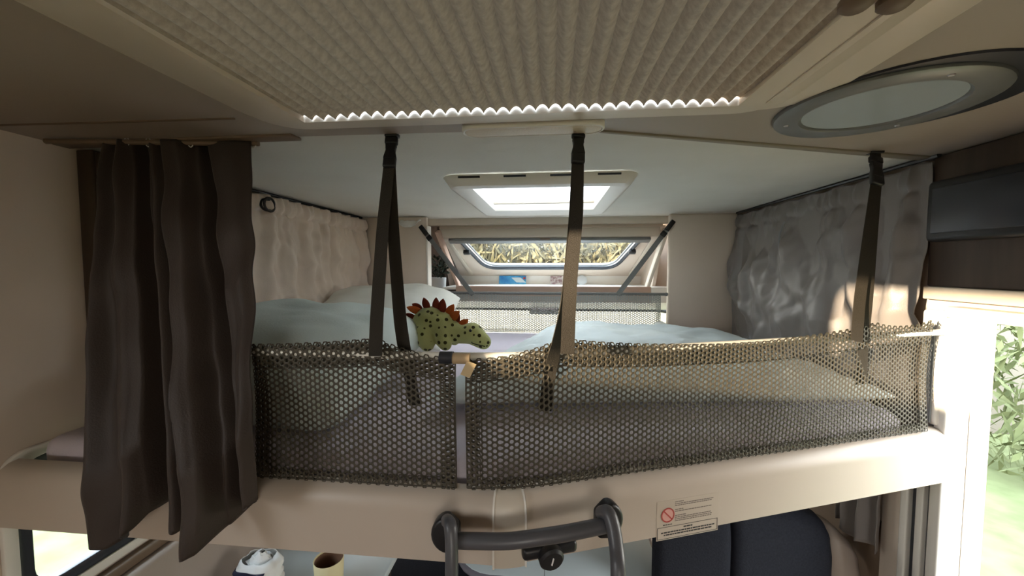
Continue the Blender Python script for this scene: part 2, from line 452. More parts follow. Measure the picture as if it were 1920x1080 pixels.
# cab head lining running down to the windscreen, windscreen and dashboard
struct(MB().prism([(XL, 2.46, 1.60), (XR, 2.46, 1.60), (XR, 3.25, 1.47), (XL, 3.25, 1.47)], (0, 0, .02)).build('ceiling', M['plastic_w'], smooth=False))
ws = thing('window_2', 'windscreen beyond the rear net', 'window', (0, 3.5, 1.2)); del ws['category']; struct(ws)
MB().prism([(-1.0, 3.27, 1.46), (.95, 3.27, 1.46), (1.05, 3.95, .98), (-1.1, 3.95, .98)], (0, .006, .008)).build('pane', M['glass'], ws, smooth=False)
MB().tube([(-1.12, 3.96, .96), (-1.02, 3.28, 1.45), (-.9, 3.265, 1.47), (.85, 3.265, 1.47), (.97, 3.28, 1.45), (1.07, 3.96, .96)], .02, 8).build('rubber_seal', M['rubber'], ws)
struct(MB().box(XL, XR, 3.45, 4.02, .55, .97).build('trim_12', M['greyp'], bevel=.04, seg=4))
struct(MB().box(XL - .04, XR + .04, 3.98, 4.03, 0, .95).build('wall_front', M['greyp'], smooth=False))
portal((-.03, 3.55, 1.24), (0, -.7, -.4), 1.9, .8)
portal((-.03, 2.66, 1.93), (0, -.5, -.85), 1.15, .45)

# side panels closing the bed recess left and right of the nose
struct(MB().box(XL, -.712, 2.20, 2.235, 1.42, 2.10).build('wall_front', M['wall'], bevel=.006, seg=3))
struct(MB().box(-.714, -.703, 2.195, 2.26, 1.42, 2.05).build('trim_13', M['plastic_w'], bevel=.003))
struct(MB().box(.625, XR, 2.205, 2.24, 1.42, 2.10).build('wall_front', M['wall'], bevel=.012, seg=3))
struct(MB().box(.66, XR, 2.66, 2.69, 1.60, 2.14).build('wall_front', M['wall'], smooth=False))
struct(MB().prism([(XL,2.39,2.066),(XR,2.39,2.066),(XR,2.39,2.14),(XL,2.39,2.14)], (0,.36,0)).build('ceiling', M['wall'], smooth=False)) if False else None
struct(MB().box(XL, SX0, 2.38, 2.76, 2.10, 2.14).build('ceiling', M['wall'], smooth=False))
struct(MB().box(SX1, XR, 2.38, 2.70, 2.10, 2.14).build('ceiling', M['wall'], smooth=False))
# niche beside the nose, left: dark back, slanting board
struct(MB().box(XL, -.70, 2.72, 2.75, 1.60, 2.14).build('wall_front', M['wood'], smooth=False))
struct(MB().prism([(-.695, 2.30, 2.02), (-.695, 2.36, 2.04), (-.60, 2.50, 1.69), (-.60, 2.44, 1.69)], (.018, .01, 0)).build('trim_14', M['wood_p'], bevel=.003))
struct(MB().prism([(.655, 2.30, 2.02), (.655, 2.36, 2.04), (.585, 2.50, 1.69), (.585, 2.44, 1.69)], (-.018, .01, 0)).build('trim_15', M['plastic'], bevel=.003))

# lower left window in the dinette wall
wl = thing('window_3', 'dinette window low in the left wall under bed', 'window', (XL, .7, 1.085)); del wl['category']; struct(wl)
def yz_loop(h, g, x): return [(x, p_[0], p_[1]) for p_ in rrect(h[0] - g, h[1] + g, h[2] - g, h[3] + g, .05, 0)]
MB().ring(yz_loop(DINW, .028, XL), yz_loop(DINW, .004, XL), (.012, 0, 0)).build('outer_frame', M['plastic_w'], wl, bevel=.003)
MB().ring(yz_loop(DINW, .006, XL - .02), yz_loop(DINW, -.022, XL - .02), (.026, 0, 0)).build('rubber_seal', M['rubber'], wl, bevel=.003)
MB().tube([(XL - .002, p_[0], p_[1]) for p_ in rrect(DINW[0] + .012, DINW[1] - .012, DINW[2] + .012, DINW[3] - .012, .04, 0)], .004, 6, closed=True).build('inner_bead', M['steel'], wl)
MB().prism([(XL - .03, p_[0], p_[1]) for p_ in rrect(*DINW, .05, 0)], (.004, 0, 0)).build('pane', M['glass'], wl, smooth=False)
struct(MB().box(XL, XL + .030, -.3, 1.55, 1.022, 1.048).build('trim_16', M['brown'], bevel=.006))
struct(MB().box(XL, XL + .05, -.3, 1.50, .60, 1.020).build('trim_17', M['leather'], bevel=.02, seg=3))
# window behind the viewer through which the sun falls
wn = thing('window_4', 'high left window', 'window', (XL, -.5, 1.8)); del wn['category']; struct(wn)
MB().ring(yz_loop(SUNW, .02, XL), yz_loop(SUNW, -.012, XL), (.012, 0, 0)).build('window_frame', M['plastic_w'], wn, bevel=.003)

# entrance door frame on the right
dr = thing('door_1', 'open entrance doorway right of the bed', 'door', (XR, .55, 0)); del dr['category']; struct(dr)
for (y0, y1, mt, x0) in ((1.148, 1.223, 'wall', .965), (1.126, 1.148, 'plastic_w', .950), (1.103, 1.126, 'rubber', .962), (1.082, 1.103, 'plastic_w', .950), (1.066, 1.082, 'rubber', .960), (1.036, 1.066, 'plastic_w', .948)):
    MB().box(x0, XR + .002, y0, y1, .02, 1.27 if y0 > 1.09 else 1.695).build('door_jamb', M[mt], dr, bevel=.004)
MB().box(.955, XR + .002, .60, 1.066, 1.695, 1.722).build('door_head', M['plastic_w'], dr, bevel=.006)
MB().box(.955, XR + .002, .60, .64, .02, 1.70).build('door_jamb', M['plastic_w'], dr, bevel=.004)
struct(MB().box(XR - .012, XR - .001, 1.225, 1.75, .40, 1.05).build('trim_18', M['brown'], bevel=.004))

# ------------------------------------------------------------------ outdoors
struct(MB().prism([(-40, -40, -.62), (40, -40, -.62), (40, 60, -.62), (-40, 60, -.62)], (0, 0, -.05)).build('ground', M['grass'], smooth=False))
def hedge(name, label, x0, x1, y0, y1, z0, z1, nleaf, mt, seed, size=.07):
    r = random.Random(seed); m_ = MB()
    for i in range(nleaf):
        x = r.uniform(x0, x1); top = z1 * (.86 + .14 * nz(x * 1.3, seed)) + .1 * r.random()
        c_ = Vector((x, r.uniform(y0, y1), r.uniform(z0, top)))
        a_ = Vector((r.gauss(0, 1), r.gauss(0, 1), r.gauss(0, 1) + 1.2)).normalized() * size * r.uniform(.7, 2.2)
        b_ = a_.cross(Vector((r.gauss(0, 1), r.gauss(0, 1), r.gauss(0, 1)))).normalized() * size * .28
        m_.add([c_ - a_, c_ + b_, c_ + a_, c_ - b_], [(0, 1, 2, 3)])
    o_ = m_.build(name, mt, smooth=False); o_['kind'] = 'stuff'; o_['label'] = label; return o_
hedge('hedge', 'dry sunlit hedge seen through the overcab window', -5, 1.35, 7.2, 8.0, .6, 2.75, 16000, M['leafdry'], 3, .11)
hedge('hedge', 'green bushes outside the entrance door', 5, 6, -3, 6, -.6, 1.5, 4000, M['grass'], 5, .1)
gw = MB().box(1.38, 7, 8.1, 8.3, -.62, 4.5).build('garden_wall', M['stucco'], bevel=.01); tag(gw, 'pinkish house wall beyond the hedge in the overcab window', 'wall')

gl = MB().box(-9, 9, 6.3, 6.5, -.62, 1.28).build('low_wall', mat('cream_render', (.17, .155, .13), .9, .1), bevel=.02); tag(gl, 'low cream garden wall before the hedge, seen through windscreen', 'wall')
# ------------------------------------------------------------------ roof hatch with pleated blind
HX0, HX1, HY0, HY1 = -.463, .312, .035, .703
h = thing('roof_hatch', 'large roof hatch with beige pleated blind and cream plastic frame', 'roof hatch', (-.08, .4, ZC))
MB().ring(rrect(-.562, .448, -.06, .760, .09, ZC - .003), rrect(HX0 - .01, HX1 + .01, HY0 - .01, HY1 + .012, .012, ZC - .003), (0, 0, .005)).build('base_flange', M['hatchp'], h, bevel=.003)
o = MB()
O = rrect(-.545, .388, -.045, .757, .075, ZC - .004); I = rrect(HX0 - .004, HX1 + .004, HY0 - .004, HY1 + .004, .008, ZC - .004)
O2 = rrect(-.538, .381, -.038, .750, .070, ZC - .009); I2 = rrect(HX0 + .005, HX1 - .005, HY0 - .002, HY1 + .002, .004, ZC - .0135)
nO = len(O)
vs = O + O2 + I2 + [(x, y, ZC + .10) for x, y, z in I]
fs = []
for k in range(nO):
    q_ = (k + 1) % nO
    for r_ in range(3): fs.append((r_ * nO + k, r_ * nO + q_, (r_ + 1) * nO + q_, (r_ + 1) * nO + k))
o.add(vs, fs); o.build('frame', M['hatchp'], h, solid=.004)
# raised ridge on the wide right side
MB().ribbon([(.352, .10 + .6 * i / 12, ZC - .0125) for i in range(13)], .010, .005).build('ridge', M['hatchp'], h)
NP = 34
def blind_pt(s, t):
    x = lerp(HX0, HX1, s); ph = s * NP
    w_ = min(1, (1 - t) / .08); z = ZC - .0115 + lerp(.0100 * abs(sin(pi * ph)) ** .8, .0125 * (1 - abs(cos(pi * ph)) ** .9), w_)
    z += .0012 * sin(t * 9 + s * 30)
    return (x, lerp(HY0, HY1 - .002, t), z)
lab(MB().grid(blind_pt, NP * 10 + 1, 30).build('pleated_blind', M['blind'], h, angle=80), 'speckled beige pleated blind pulled across the hatch')
for u, v in ((1605, 11), (1678, 9)):
    c0 = at(u, v, z=ZC - .02)
    MB().lathe((c0.x, c0.y, ZC - .024), [(.010, 0), (.015, .004), (.015, .010), (.012, .014)], 16).build('locking_knob', M['brown'], h)
MB().box(HX0, HX1, HY0, HY1 + .01, ZC + .11, ZC + .118).build('dome', M['acrylic'], h)
portal((-.08, .37, ZC + .105), (0, 0, -1), .77, .66)

# ------------------------------------------------------------------ skylight over the bed
k = thing('skylight', 'small rectangular skylight with milky blind in the bed ceiling', 'skylight', (-.04, 1.57, ZC))
O = rrect(-.345, .258, 1.205, 1.955, .05, ZC); O2 = rrect(-.325, .238, 1.222, 1.935, .045, ZC - .030)
O3 = rrect(-.312, .226, 1.245, 1.92, .035, ZC - .034); I = rrect(-.268, .188, 1.30, 1.855, .02, ZC - .020); I2 = rrect(-.262, .180, 1.31, 1.845, .02, ZC + .06)
f_ = MB(); vs = O + O2 + O3 + I + I2; nO = len(O); fs = []
for i in range(nO):
    q_ = (i + 1) % nO
    for r_ in range(4): fs.append((r_ * nO + i, r_ * nO + q_, (r_ + 1) * nO + q_, (r_ + 1) * nO + i))
f_.add(vs, fs); f_.build('frame', M['plastic_w'], k, solid=.004)
for i in range(4):
    x = lerp(-.255, .168, i / 3)
    MB().obox((x, 1.209, ZC - .0075), (.034, 0, 0), (0, .004, -.003), (0, .001, .0022)).build('vent_slot', M['black'], k)
MB().box(-.262, .182, 1.31, 1.845, ZC + .014, ZC + .018).build('milky_blind', M['milk'], k)
MB().box(-.262, .182, 1.765, 1.777, ZC - .004, ZC + .008).build('blind_bar', M['plastic'], k, bevel=.003)
MB().box(-.28, .20, 1.29, 1.86, ZC + .08, ZC + .086).build('dome', M['acrylic'], k)

# ------------------------------------------------------------------ oval ceiling lamp
c0 = Vector((-.040, .792, ZC)); hl, hw = .140, .029
def stad(hl, hw, z, k=10):
    pts = []
    for sgn, a0 in ((1, -90), (-1, 90)):
        for i in range(k + 1):
            a = radians(a0 + 180 * i / k); pts.append((c0.x + sgn * (hl - hw) + hw * cos(a), c0.y + hw * sin(a), z))
    return pts
t = thing('ceiling_lamp', 'elongated oval cream ceiling lamp between roof hatch and bed ceiling', 'lamp', c0)
MB().ring(stad(hl, hw, ZC - .015), stad(hl - .005, hw - .005, ZC - .017), (0, 0, .014)).build('rim', M['plastic_w'], t, bevel=.002)
MB().prism(stad(hl - .005, hw - .005, ZC - .0155), (0, 0, .014)).build('lens', M['lampd'], t, bevel=.003)

# ------------------------------------------------------------------ round roof porthole
pc = Vector((.562, .765, ZC))
t = thing('round_porthole', 'round ceiling porthole with grey ring and pale frosted glass', 'porthole', pc)
def circ(r, z, n=48): return [(pc.x + r * cos(2 * pi * i / n), pc.y + r * sin(2 * pi * i / n), z) for i in range(n)]
r_ = MB(); vs = circ(.152, ZC) + circ(.150, ZC - .006) + circ(.146, ZC - .008) + circ(.112, ZC - .007) + circ(.108, ZC - .003)
fs = []
for r in range(4):
    for i in range(48): fs.append((r * 48 + i, r * 48 + (i + 1) % 48, (r + 1) * 48 + (i + 1) % 48, (r + 1) * 48 + i))
r_.add(vs, fs).build('ring', M['greyp'], t, solid=.003)
MB().lathe((pc.x, pc.y, ZC - .004), [(.110, -.000), (.110, .002), (.108, .003)], 48).build('frosted_glass', M['frost'], t)
MB().lathe((pc.x + .02, pc.y - .012, ZC - .003), [(.166, .000), (.168, .0028)], 48).build('shadow_rim', M['rubber'], t)  # off-centre black disc painting the shadow along one side of the ring
for a in (150, 40, 270):
    MB().lathe((pc.x + .13 * cos(radians(a)), pc.y + .13 * sin(radians(a)), ZC - .0105), [(.0035, 0), (.005, .002), (.005, .004)], 10).build('screw', M['steel'], t)

# ------------------------------------------------------------------ bed: frame, mattress, bedding
RAIL = [(-1.10, .652), (-.50, .652), (-.094, .652)]
KR = Vector((-.052, .663)); RE = Vector((.962, 1.030))
rd = (RE - KR).normalized(); rn = Vector((-rd.y, rd.x))        # rn points away from the viewer
prof = [(0, 1.300), (0, 1.385), (.004, 1.400), (.012, 1.412), (.024, 1.419), (.040, 1.421), (.045, 1.40), (.045, 1.300)]
bed = thing('bed_frame', 'long beige drop-down bed rail with bend, carrying mattress', 'bed frame', (-.05, 1.3, 1.30))
def sweep(path, normals, prof, grow=0):
    m_ = MB(); n = len(prof); vs = []; fs = []
    for (x, y), nn in zip(path, normals):
        for d_, z in prof:
            zz = z + (grow if z > 1.39 else -grow if z < 1.31 else 0)
            vs.append((x + nn[0] * (d_ - grow), y + nn[1] * (d_ - grow), zz))
    for i in range(len(path) - 1):
        for k_ in range(n):
            q_ = (k_ + 1) % n; fs.append((i * n + k_, i * n + q_, (i + 1) * n + q_, (i + 1) * n + k_))
    fs += [tuple(range(n))[::-1], tuple(range((len(path) - 1) * n, len(path) * n))]
    return m_.add(vs, fs)
lab(sweep(RAIL, [(0, 1)] * 3, prof).build('rail', M['rail'], bed, angle=35), 'left straight rail, partly behind the dark curtain')
lab(sweep([tuple(KR + rd * .012), tuple(RE)], [tuple(rn)] * 2, prof).build('rail', M['rail'], bed, angle=35), 'right rail running back to the doorway')
cp = []; cn = []
for i in range(9):
    tt = i / 8; a = radians(19.9) * tt; cp.append((lerp(-.098, -.044, tt), .652 + .012 * tt * tt)); cn.append((-sin(a), cos(a)))
sweep(cp, cn, prof, .003).build('corner_cap', M['plastic'], bed, angle=35)
for i in (0, 8):
    sweep([(cp[i][0] - .0016, cp[i][1]), (cp[i][0] + .0016, cp[i][1])], [cn[i]] * 2, prof, .0045).build('cap_edge', M['plastic_w'], bed, angle=35)
MB().prism([(-1.10, .70, 1.31), (-.06, .70, 1.31), (.95, 1.07, 1.31), (.95, 2.18, 1.31), (-1.10, 2.18, 1.31)], (0, 0, .045)).build('platform', M['greyp'], bed, smooth=False)
# turning latch under the rail
lc = at(1030, 1028, y=.672)
lt = MB().obox((lc.x, lc.y, lc.z), Vector((rd.x, rd.y, 0)) * .050, Vector((rn.x, rn.y, 0)) * .010, (0, 0, .011)).build('latch', M['black'], bed, bevel=.007, seg=3)
MB().lathe((lc.x, lc.y - .006, lc.z - .004), [(.020, 0), (.022, .003), (.022, .014), (.018, .018)], 20, (-rn.x, -rn.y, -.2)).build('latch_knob', M['black'], lt)
for i in (-1, 1):
    MB().obox((lc.x + .006 * i, lc.y - .0245, lc.z - .006), (.0015, 0, .006), (0, .001, 0), (.001, 0, -.0006)).build('latch_mark', M['paper'], lt)

# warning sticker on the right rail
def on_rail(u, v, off=.0):
    """point on the front face of the right rail"""
    d_ = ray(u, v); nn = Vector((rn.x, rn.y, 0)); p0 = Vector((KR.x, KR.y, 1.36))
    t_ = (p0 - EYE).dot(nn) / d_.dot(nn); return EYE + d_ * t_ - nn * off
ex = Vector((rd.x, rd.y, 0)); nn3 = Vector((rn.x, rn.y, 0)); ez = Vector((0, 0, 1))
c0 = on_rail(1290, 968)
stk = MB().obox(c0, ex * .0700, nn3 * .0004, ez * .0390).build('warning_sticker', mat('sticker_film', (.50, .43, .36), .4, .4), bed, smooth=False)
def bar(a, b, z, hgt, mt, name, off=.0009):
    m_ = MB(); m_.obox(c0 + ex * ((a + b) / 2) + ez * z - nn3 * off, ex * ((b - a) / 2), nn3 * .0002, ez * hgt); return m_
txt = MB(); rr = random.Random(2)
for z_ in (.034, .030, .0265, .0185, .0150, .0065, .003, -.0005, -.004):
    x_ = -.030; end = .052 if z_ not in (.034, .0185, .0065) else -.012
    while x_ < end:
        wd = rr.uniform(.0025, .007); txt.obox(c0 + ex * (x_ + wd / 2) + ez * z_ - nn3 * .0008, ex * wd / 2, nn3 * .0002, ez * .00062); x_ += wd + .0012
o = txt.build('small_print', M['ink'], stk, smooth=False); o['kind'] = 'stuff'
txt = MB()
for z_, a_, b_ in ((-.0185, -.010, .010), (-.0245, -.060, .062), (-.0295, -.054, .054)):
    x_ = a_
    while x_ < b_:
        wd = rr.uniform(.003, .008); txt.obox(c0 + ex * (x_ + wd / 2) + ez * z_ - nn3 * .0008, ex * wd / 2, nn3 * .0002, ez * .0012); x_ += wd + .0014
for z_ in (-.009,):
    x_ = -.056
    while x_ < -.036: txt.obox(c0 + ex * (x_ + .002) + ez * z_ - nn3 * .0008, ex * .002, nn3 * .0002, ez * .0007); x_ += .0052
o = txt.build('bold_print', M['ink_d'], stk, smooth=False); o['kind'] = 'stuff'
m_ = MB()
for a_, b_, z_, h_ in ((-.068, .068, -.0135, .0003), (-.068, .068, -.0365, .0003)): m_.obox(c0 + ex * ((a_ + b_) / 2) + ez * z_ - nn3 * .0008, ex * (b_ - a_) / 2, nn3 * .0002, ez * h_)
for x_ in (-.068, .068): m_.obox(c0 + ex * x_ + ez * -.025 - nn3 * .0008, ex * .0004, nn3 * .0002, ez * .0118)
m_.build('box_outline', M['ink_d'], stk, smooth=False)
rc = c0 + ex * -.046 + ez * .010 - nn3 * .0008
def rc_pt(r, a): return rc + ex * (r * cos(a)) + ez * (r * sin(a))
m_ = MB(); m_.ring([rc_pt(.0145, 2 * pi * i / 32) for i in range(32)], [rc_pt(.0122, 2 * pi * i / 32) for i in range(32)], -nn3 * .0004)
m_.obox(rc - nn3 * .0003, (ex - ez).normalized() * .0125, nn3 * .0002, (ex + ez).normalized() * .0012)
m_.build('prohibition_sign', M['red'], stk, smooth=False)
MB().prism([rc_pt(.0122, 2 * pi * i / 24) for i in range(24)], -nn3 * .00008).build('sign_ground', M['pink'], stk, smooth=False)

# mattress
mp_ = [(-1.085, .712), (-.09, .712), (.30, .845), (.872, 1.048), (.872, 2.16), (-1.085, 2.16)]
mt_ = MB().prism([(x, y, 1.357) for x, y in mp_], (0, 0, .098)).build('mattress', M['sheet'], bevel=.03, seg=4)
tag(mt_, 'lavender sheeted mattress lying on the bed frame', 'mattress')

# duvet: a puffed quilt on the right side of the mattress
def quad(c00, c10, c01, c11, a, b):
    return Vector(c00) * (1 - a) * (1 - b) + Vector(c10) * a * (1 - b) + Vector(c01) * (1 - a) * b + Vector(c11) * a * b
def duvet_surface(cs, base, T, rim=.05, seed=0, nu=110, nv=90, wr=.008):
    def prof(a, la): # rounded edge
        d_ = min(a, 1 - a) * la
        return 1 if d_ > rim else sqrt(max(0, 1 - (1 - d_ / rim) ** 2))
    lx = (Vector(cs[1]) - Vector(cs[0])).length; ly = (Vector(cs[2]) - Vector(cs[0])).length
    def fn(side):
        def g(a, b):
            aa = .5 - .5 * cos(pi * a); bb = .5 - .5 * cos(pi * b)
            p_ = quad(*cs, aa, bb); e = prof(aa, lx) * prof(bb, ly)
            h_ = T(aa, bb) * (.52 + .48 * e * side)
            w_ = wr * (nz(p_.x * 7 + seed, p_.y * 5, .3) + .6 * nz(p_.x * 15 - p_.y * 9, p_.y * 14, seed + .7) + .9 * (.5 - abs(nz(p_.x * 5 + p_.y * 3, p_.y * 4 - p_.x * 6, seed + 2.1))))
            wob = .012 * (nz(p_.x * 4, p_.y * 4, seed + 9) if e < .9 else 0)
            z = base + (h_ if side > 0 else T(aa, bb) * .52 * (1 - e)) + (w_ * e if side > 0 else 0)
            return (p_.x + wob, p_.y + wob, z)
        return g
    m_ = MB(); m_.grid(fn(1), nu, nv); m_.grid(fn(-1), nu, nv)
    return m_
def dT(a, b): return interp(a, [(0, .085), (.18, .115), (.5, .10), (.8, .075), (1, .055)]) * (1 - .25 * b)
o = duvet_surface([(-.30, .90), (.878, 1.085), (-.02, 2.06), (.878, 2.09)], 1.457, dT, .15, 1, wr=.014).build('duvet', M['duvet'], angle=180)
tag(o, 'pale blue duvet spread over the right side of the mattress', 'duvet')

def pillow(cx, cy, cz, hx, hy, hz, rz, tilt, seed, mt, name='pillow', tx=0):
    R_ = Matrix.Rotation(rz, 3, 'Z') @ Matrix.Rotation(tilt, 3, 'X') @ Matrix.Rotation(tx, 3, 'Y')
    def fn(sg):
        def g(a, b):
            u = -cos(pi * a); v = -cos(pi * b)
            th = (max(0, 1 - u ** 4) * max(0, 1 - v ** 4)) ** .55
            pin = 1 - .06 * (1 - v * v) * u ** 2 * 1.0; pin2 = 1 - .06 * (1 - u * u) * v * v
            w_ = .014 * (nz(u * 2.2 + seed, v * 2.2, .1) + .5 * nz(u * 5, v * 5 + seed, .6)) + .020 * (.35 - abs(nz(u * 2.6 - v * 2.2 + seed, v * 2.5 + u, seed)))
            p_ = Vector((u * hx * pin, v * hy * pin2, sg * hz * th + sg * w_ * th))
            q_ = Vector((cx, cy, cz)) + R_ @ p_; q_.z = max(q_.z, 1.457 + .002 * abs(u)); q_.x = max(q_.x, -1.015 + .01 * abs(v)); return q_
        return g
    m_ = MB(); m_.grid(fn(1), 56, 44); m_.grid(fn(-1), 56, 44)
    return m_.build(name, mt, angle=180)
p1 = pillow(-.735, 1.03, 1.572, .325, .275, .115, radians(-4), radians(10), 3, M['pillow'], tx=radians(2)); tag(p1, 'large pale blue pillow at the near left, behind the front net', 'pillow')
p2 = pillow(-.77, 1.72, 1.575, .32, .31, .12, radians(6), radians(14), 8, M['pillow2']); tag(p2, 'ivory pillow farther back against the left wall curtain', 'pillow')

# ------------------------------------------------------------------ plush dinosaur
dp = Vector((-.355, 1.235, 1.560))
dino = thing('plush_dinosaur', 'green spotted plush dinosaur with orange back plates beside the pillow', 'plush toy', dp)
def blob_chain(m_, pts):
    for (a, ra), (b, rb) in zip(pts, pts[1:]):
        for i in range(5):
            t_ = i / 4; m_.ball(dp + Vector(a).lerp(Vector(b), t_), lerp(ra, rb, t_), 14, 9)
body = MB()
blob_chain(body, [((-.118, .03, .045), .018), ((-.085, .015, .065), .034), ((-.035, 0, .078), .054), ((.005, 0, .066), .050), ((.045, -.005, .048), .036), ((.082, -.010, .042), .029)])
blob_chain(body, [((.078, -.010, .044), .031), ((.105, -.014, .048), .035), ((.130, -.018, .030), .028), ((.142, -.018, .022), .025)])
for x_, y_, r_ in ((-.045, -.038, .026), (.012, -.036, .023), (-.06, .035, .024), (.02, .032, .022)):
    blob_chain(body, [((x_, y_, .055), r_), ((x_ + .006, y_ * 1.15, .024), r_ * .95), ((x_ + .014, y_ * 1.2, .016), r_ * .9)])
bo = body.build('body', M['plush'], dino)
q = bo.modifiers.new('remesh', 'REMESH'); q.mode = 'VOXEL'; q.voxel_size = .005; q.use_smooth_shade = True
q = bo.modifiers.new('smooth', 'SMOOTH'); q.iterations = 6; q.factor = .6
def plate(c_, ax, L_, wd, th, mt):
    """leaf-shaped felt plate standing on the back"""
    c_ = dp + Vector(c_); A = Vector(ax).normalized(); X = A.cross(Vector((.25, 1, .0))).normalized(); Y = A.cross(X)
    m_ = MB()
    def g(a, b):
        t_ = b; w_ = wd * (sin(pi * min(1, .18 + .82 * t_)) ** .8) + .0006; ang = 2 * pi * a
        return c_ + A * (L_ * t_) + X * (w_ * cos(ang)) + Y * (th * sin(ang) * (.25 + .75 * sin(pi * min(1, .2 + .8 * t_))))
    m_.grid(g, 16, 10, wrap=True); return m_.build('back_plate', mt, dino)
for c_, ax, L_, wd, th, mt in (
    ((-.040, -.012, .122), (-.30, -.10, 1), .040, .013, .006, 'rust'), ((-.016, -.004, .118), (.02, .1, 1), .042, .013, .006, 'rust'), ((.004, -.010, .112), (.18, -.1, 1), .046, .015, .006, 'rust'),
    ((.020, -.006, .100), (.55, .1, .9), .045, .014, .006, 'orange'), ((.034, -.012, .090), (.60, -.15, .55), .043, .014, .006, 'orange'), ((.048, -.008, .076), (.25, 0, .9), .040, .013, .006, 'rust'), ((.062, -.012, .068), (.75, 0, .6), .038, .012, .006, 'orange'),
    ((-.062, -.008, .112), (-.85, -.1, .30), .050, .012, .006, 'orange'), ((-.066, .006, .118), (-.9, .2, .5), .040, .012, .006, 'rust'), ((-.082, -.012, .092), (-.9, -.1, .22), .044, .013, .006, 'rust'), ((-.092, -.004, .075), (-.8, -.2, -.25), .036, .011, .006, 'rust')):
    plate(c_, ax, L_, wd, th, M[mt])
MB().ball(dp + Vector((.106, -.048, .062)), .0045, 10, 8).build('eye', M['black'], dino)
MB().tube([dp + Vector((.110 + .040 * i / 6, -.0455 + .004 * abs(i - 2) * .3, .022 - .010 * i / 6)) for i in range(7)], .0013, 6).build('mouth', M['plant'], dino)

# ------------------------------------------------------------------ safety nets
NETH = .262
def net_cells(s0, s1, t0, t1, pitch, hole, fn, th, phase=0):
    """netting of round holes in staggered columns over the strip [s0,s1] x [t0,t1]; t is measured in metres / NETH"""
    dx = pitch * .78; tp = pitch / NETH
    nc = max(2, round((s1 - s0) / dx)); nr = max(1, round((t1 - t0) / tp - .5))
    dx = (s1 - s0) / nc; tp = (t1 - t0) / (nr + .5)
    I_, J = np.meshgrid(np.arange(nc), np.arange(nr), indexing='ij')
    cx = (s0 + (I_ + .5) * dx).ravel(); cy = (t0 + (J + .5 + .5 * ((I_ + phase) % 2)) * tp).ravel(); n = len(cx)
    hx = np.array([2 / 3, 1 / 3, -1 / 3, -2 / 3, -1 / 3, 1 / 3]) * dx; hy = np.array([0, .5, .5, 0, -.5, -.5]) * tp
    qx = np.stack([hx, (hx + np.roll(hx, -1)) / 2], 1).ravel(); qy = np.stack([hy, (hy + np.roll(hy, -1)) / 2], 1).ravel()
    a = np.radians(np.arange(12) * 30.)
    ox = np.clip(cx[:, None] + qx, s0, s1); oy = np.clip(cy[:, None] + qy, t0, t1)
    ix = cx[:, None] + np.cos(a) * hole; iy = cy[:, None] + np.sin(a) * hole * 1.04 / NETH
    ix = np.clip(ix, s0, s1)
    P, N = fn(np.concatenate([ox, ix], 1).ravel(), np.concatenate([oy, iy], 1).ravel())
    P = P.reshape(n, 24, 3); N = N.reshape(n, 24, 3)
    V = np.concatenate([P - N * th / 2, P + N * th / 2], 1)          # 48 verts a cell
    k_ = np.arange(12); q_ = (k_ + 1) % 12
    F = np.concatenate([np.stack([k_, q_, 12 + q_, 12 + k_], 1), np.stack([24 + q_, 24 + k_, 36 + k_, 36 + q_], 1), np.stack([12 + k_, 12 + q_, 36 + q_, 36 + k_], 1)])
    F = (F[None] + (np.arange(n) * 48)[:, None, None]).reshape(-1, 4)
    return V.reshape(-1, 3), F
def net_obj(name, parts, mt, parent):
    vs, fs, o_ = [], [], 0
    for V, F in parts: vs.append(V); fs.append(F + o_); o_ += len(V)
    V = np.concatenate(vs) - np.array(ORG[parent.name]); F = np.concatenate(fs).astype(np.int32)
    me = bpy.data.meshes.new(name); me.vertices.add(len(V)); me.vertices.foreach_set('co', V.astype(np.float32).ravel())
    me.loops.add(F.size); me.loops.foreach_set('vertex_index', F.ravel())
    me.polygons.add(len(F)); me.polygons.foreach_set('loop_start', np.arange(0, F.size, 4, dtype=np.int32)); me.polygons.foreach_set('loop_total', np.full(len(F), 4, np.int32))
    me.update(calc_edges=True)
    return link(name, me, mt, parent, ORG[parent.name], smooth=False)

# path of the front nets: straight along the left rail, bending at the cap
KP = np.array([-.085, .672]); 
def front_path(s):
    """s = signed length from the bend; returns x, y, nx, ny (normal to the viewer)"""
    s = np.asarray(s, float); R_ = .10
    sm = np.where(s < -R_, 0, np.where(s > R_, s, (s + R_) ** 2 / (4 * R_)))    # rounded bend
    x = KP[0] + (s - sm) + sm * rd.x; y = KP[1] + sm * rd.y
    return x, y
ZT, ZB = 1.694, 1.424
def front_fn(off=0., amp=.006):
    def fn(s, t):
        """t from 0 (rail) to 1 (pole); the top sags between the straps"""
        x, y = front_path(s)
        sag = np.zeros_like(s)
        for a_, b_, dmax in ((-.98, -.225, .020), (-.225, .105, .034), (.105, .865, .028), (.865, 1.05, .012)):
            m_ = (s >= a_) & (s <= b_); q_ = (s - a_) / (b_ - a_); sag = np.where(m_, dmax * np.sin(np.pi * q_) ** .7, sag)
        z = ZB + (ZT - ZB) * t - sag * np.clip(t, 0, 1) ** 2
        nx = np.where(s > .0, rn.x, 0.); ny = np.where(s > 0, rn.y, 1.)
        w_ = amp * (np.sin(s * 21 + t * 3) * .5 + np.sin(s * 9.3 + 1.7) * .8) * (np.sin(np.pi * np.clip(t, 0, 1)) + .15)
        P = np.stack([x - nx * (off + w_), y - ny * (off + w_), z], 1); N = np.stack([-nx, -ny, np.zeros_like(nx)], 1)
        return P, N
    return fn
PT, HO, TH = .0118, .0039, .0011
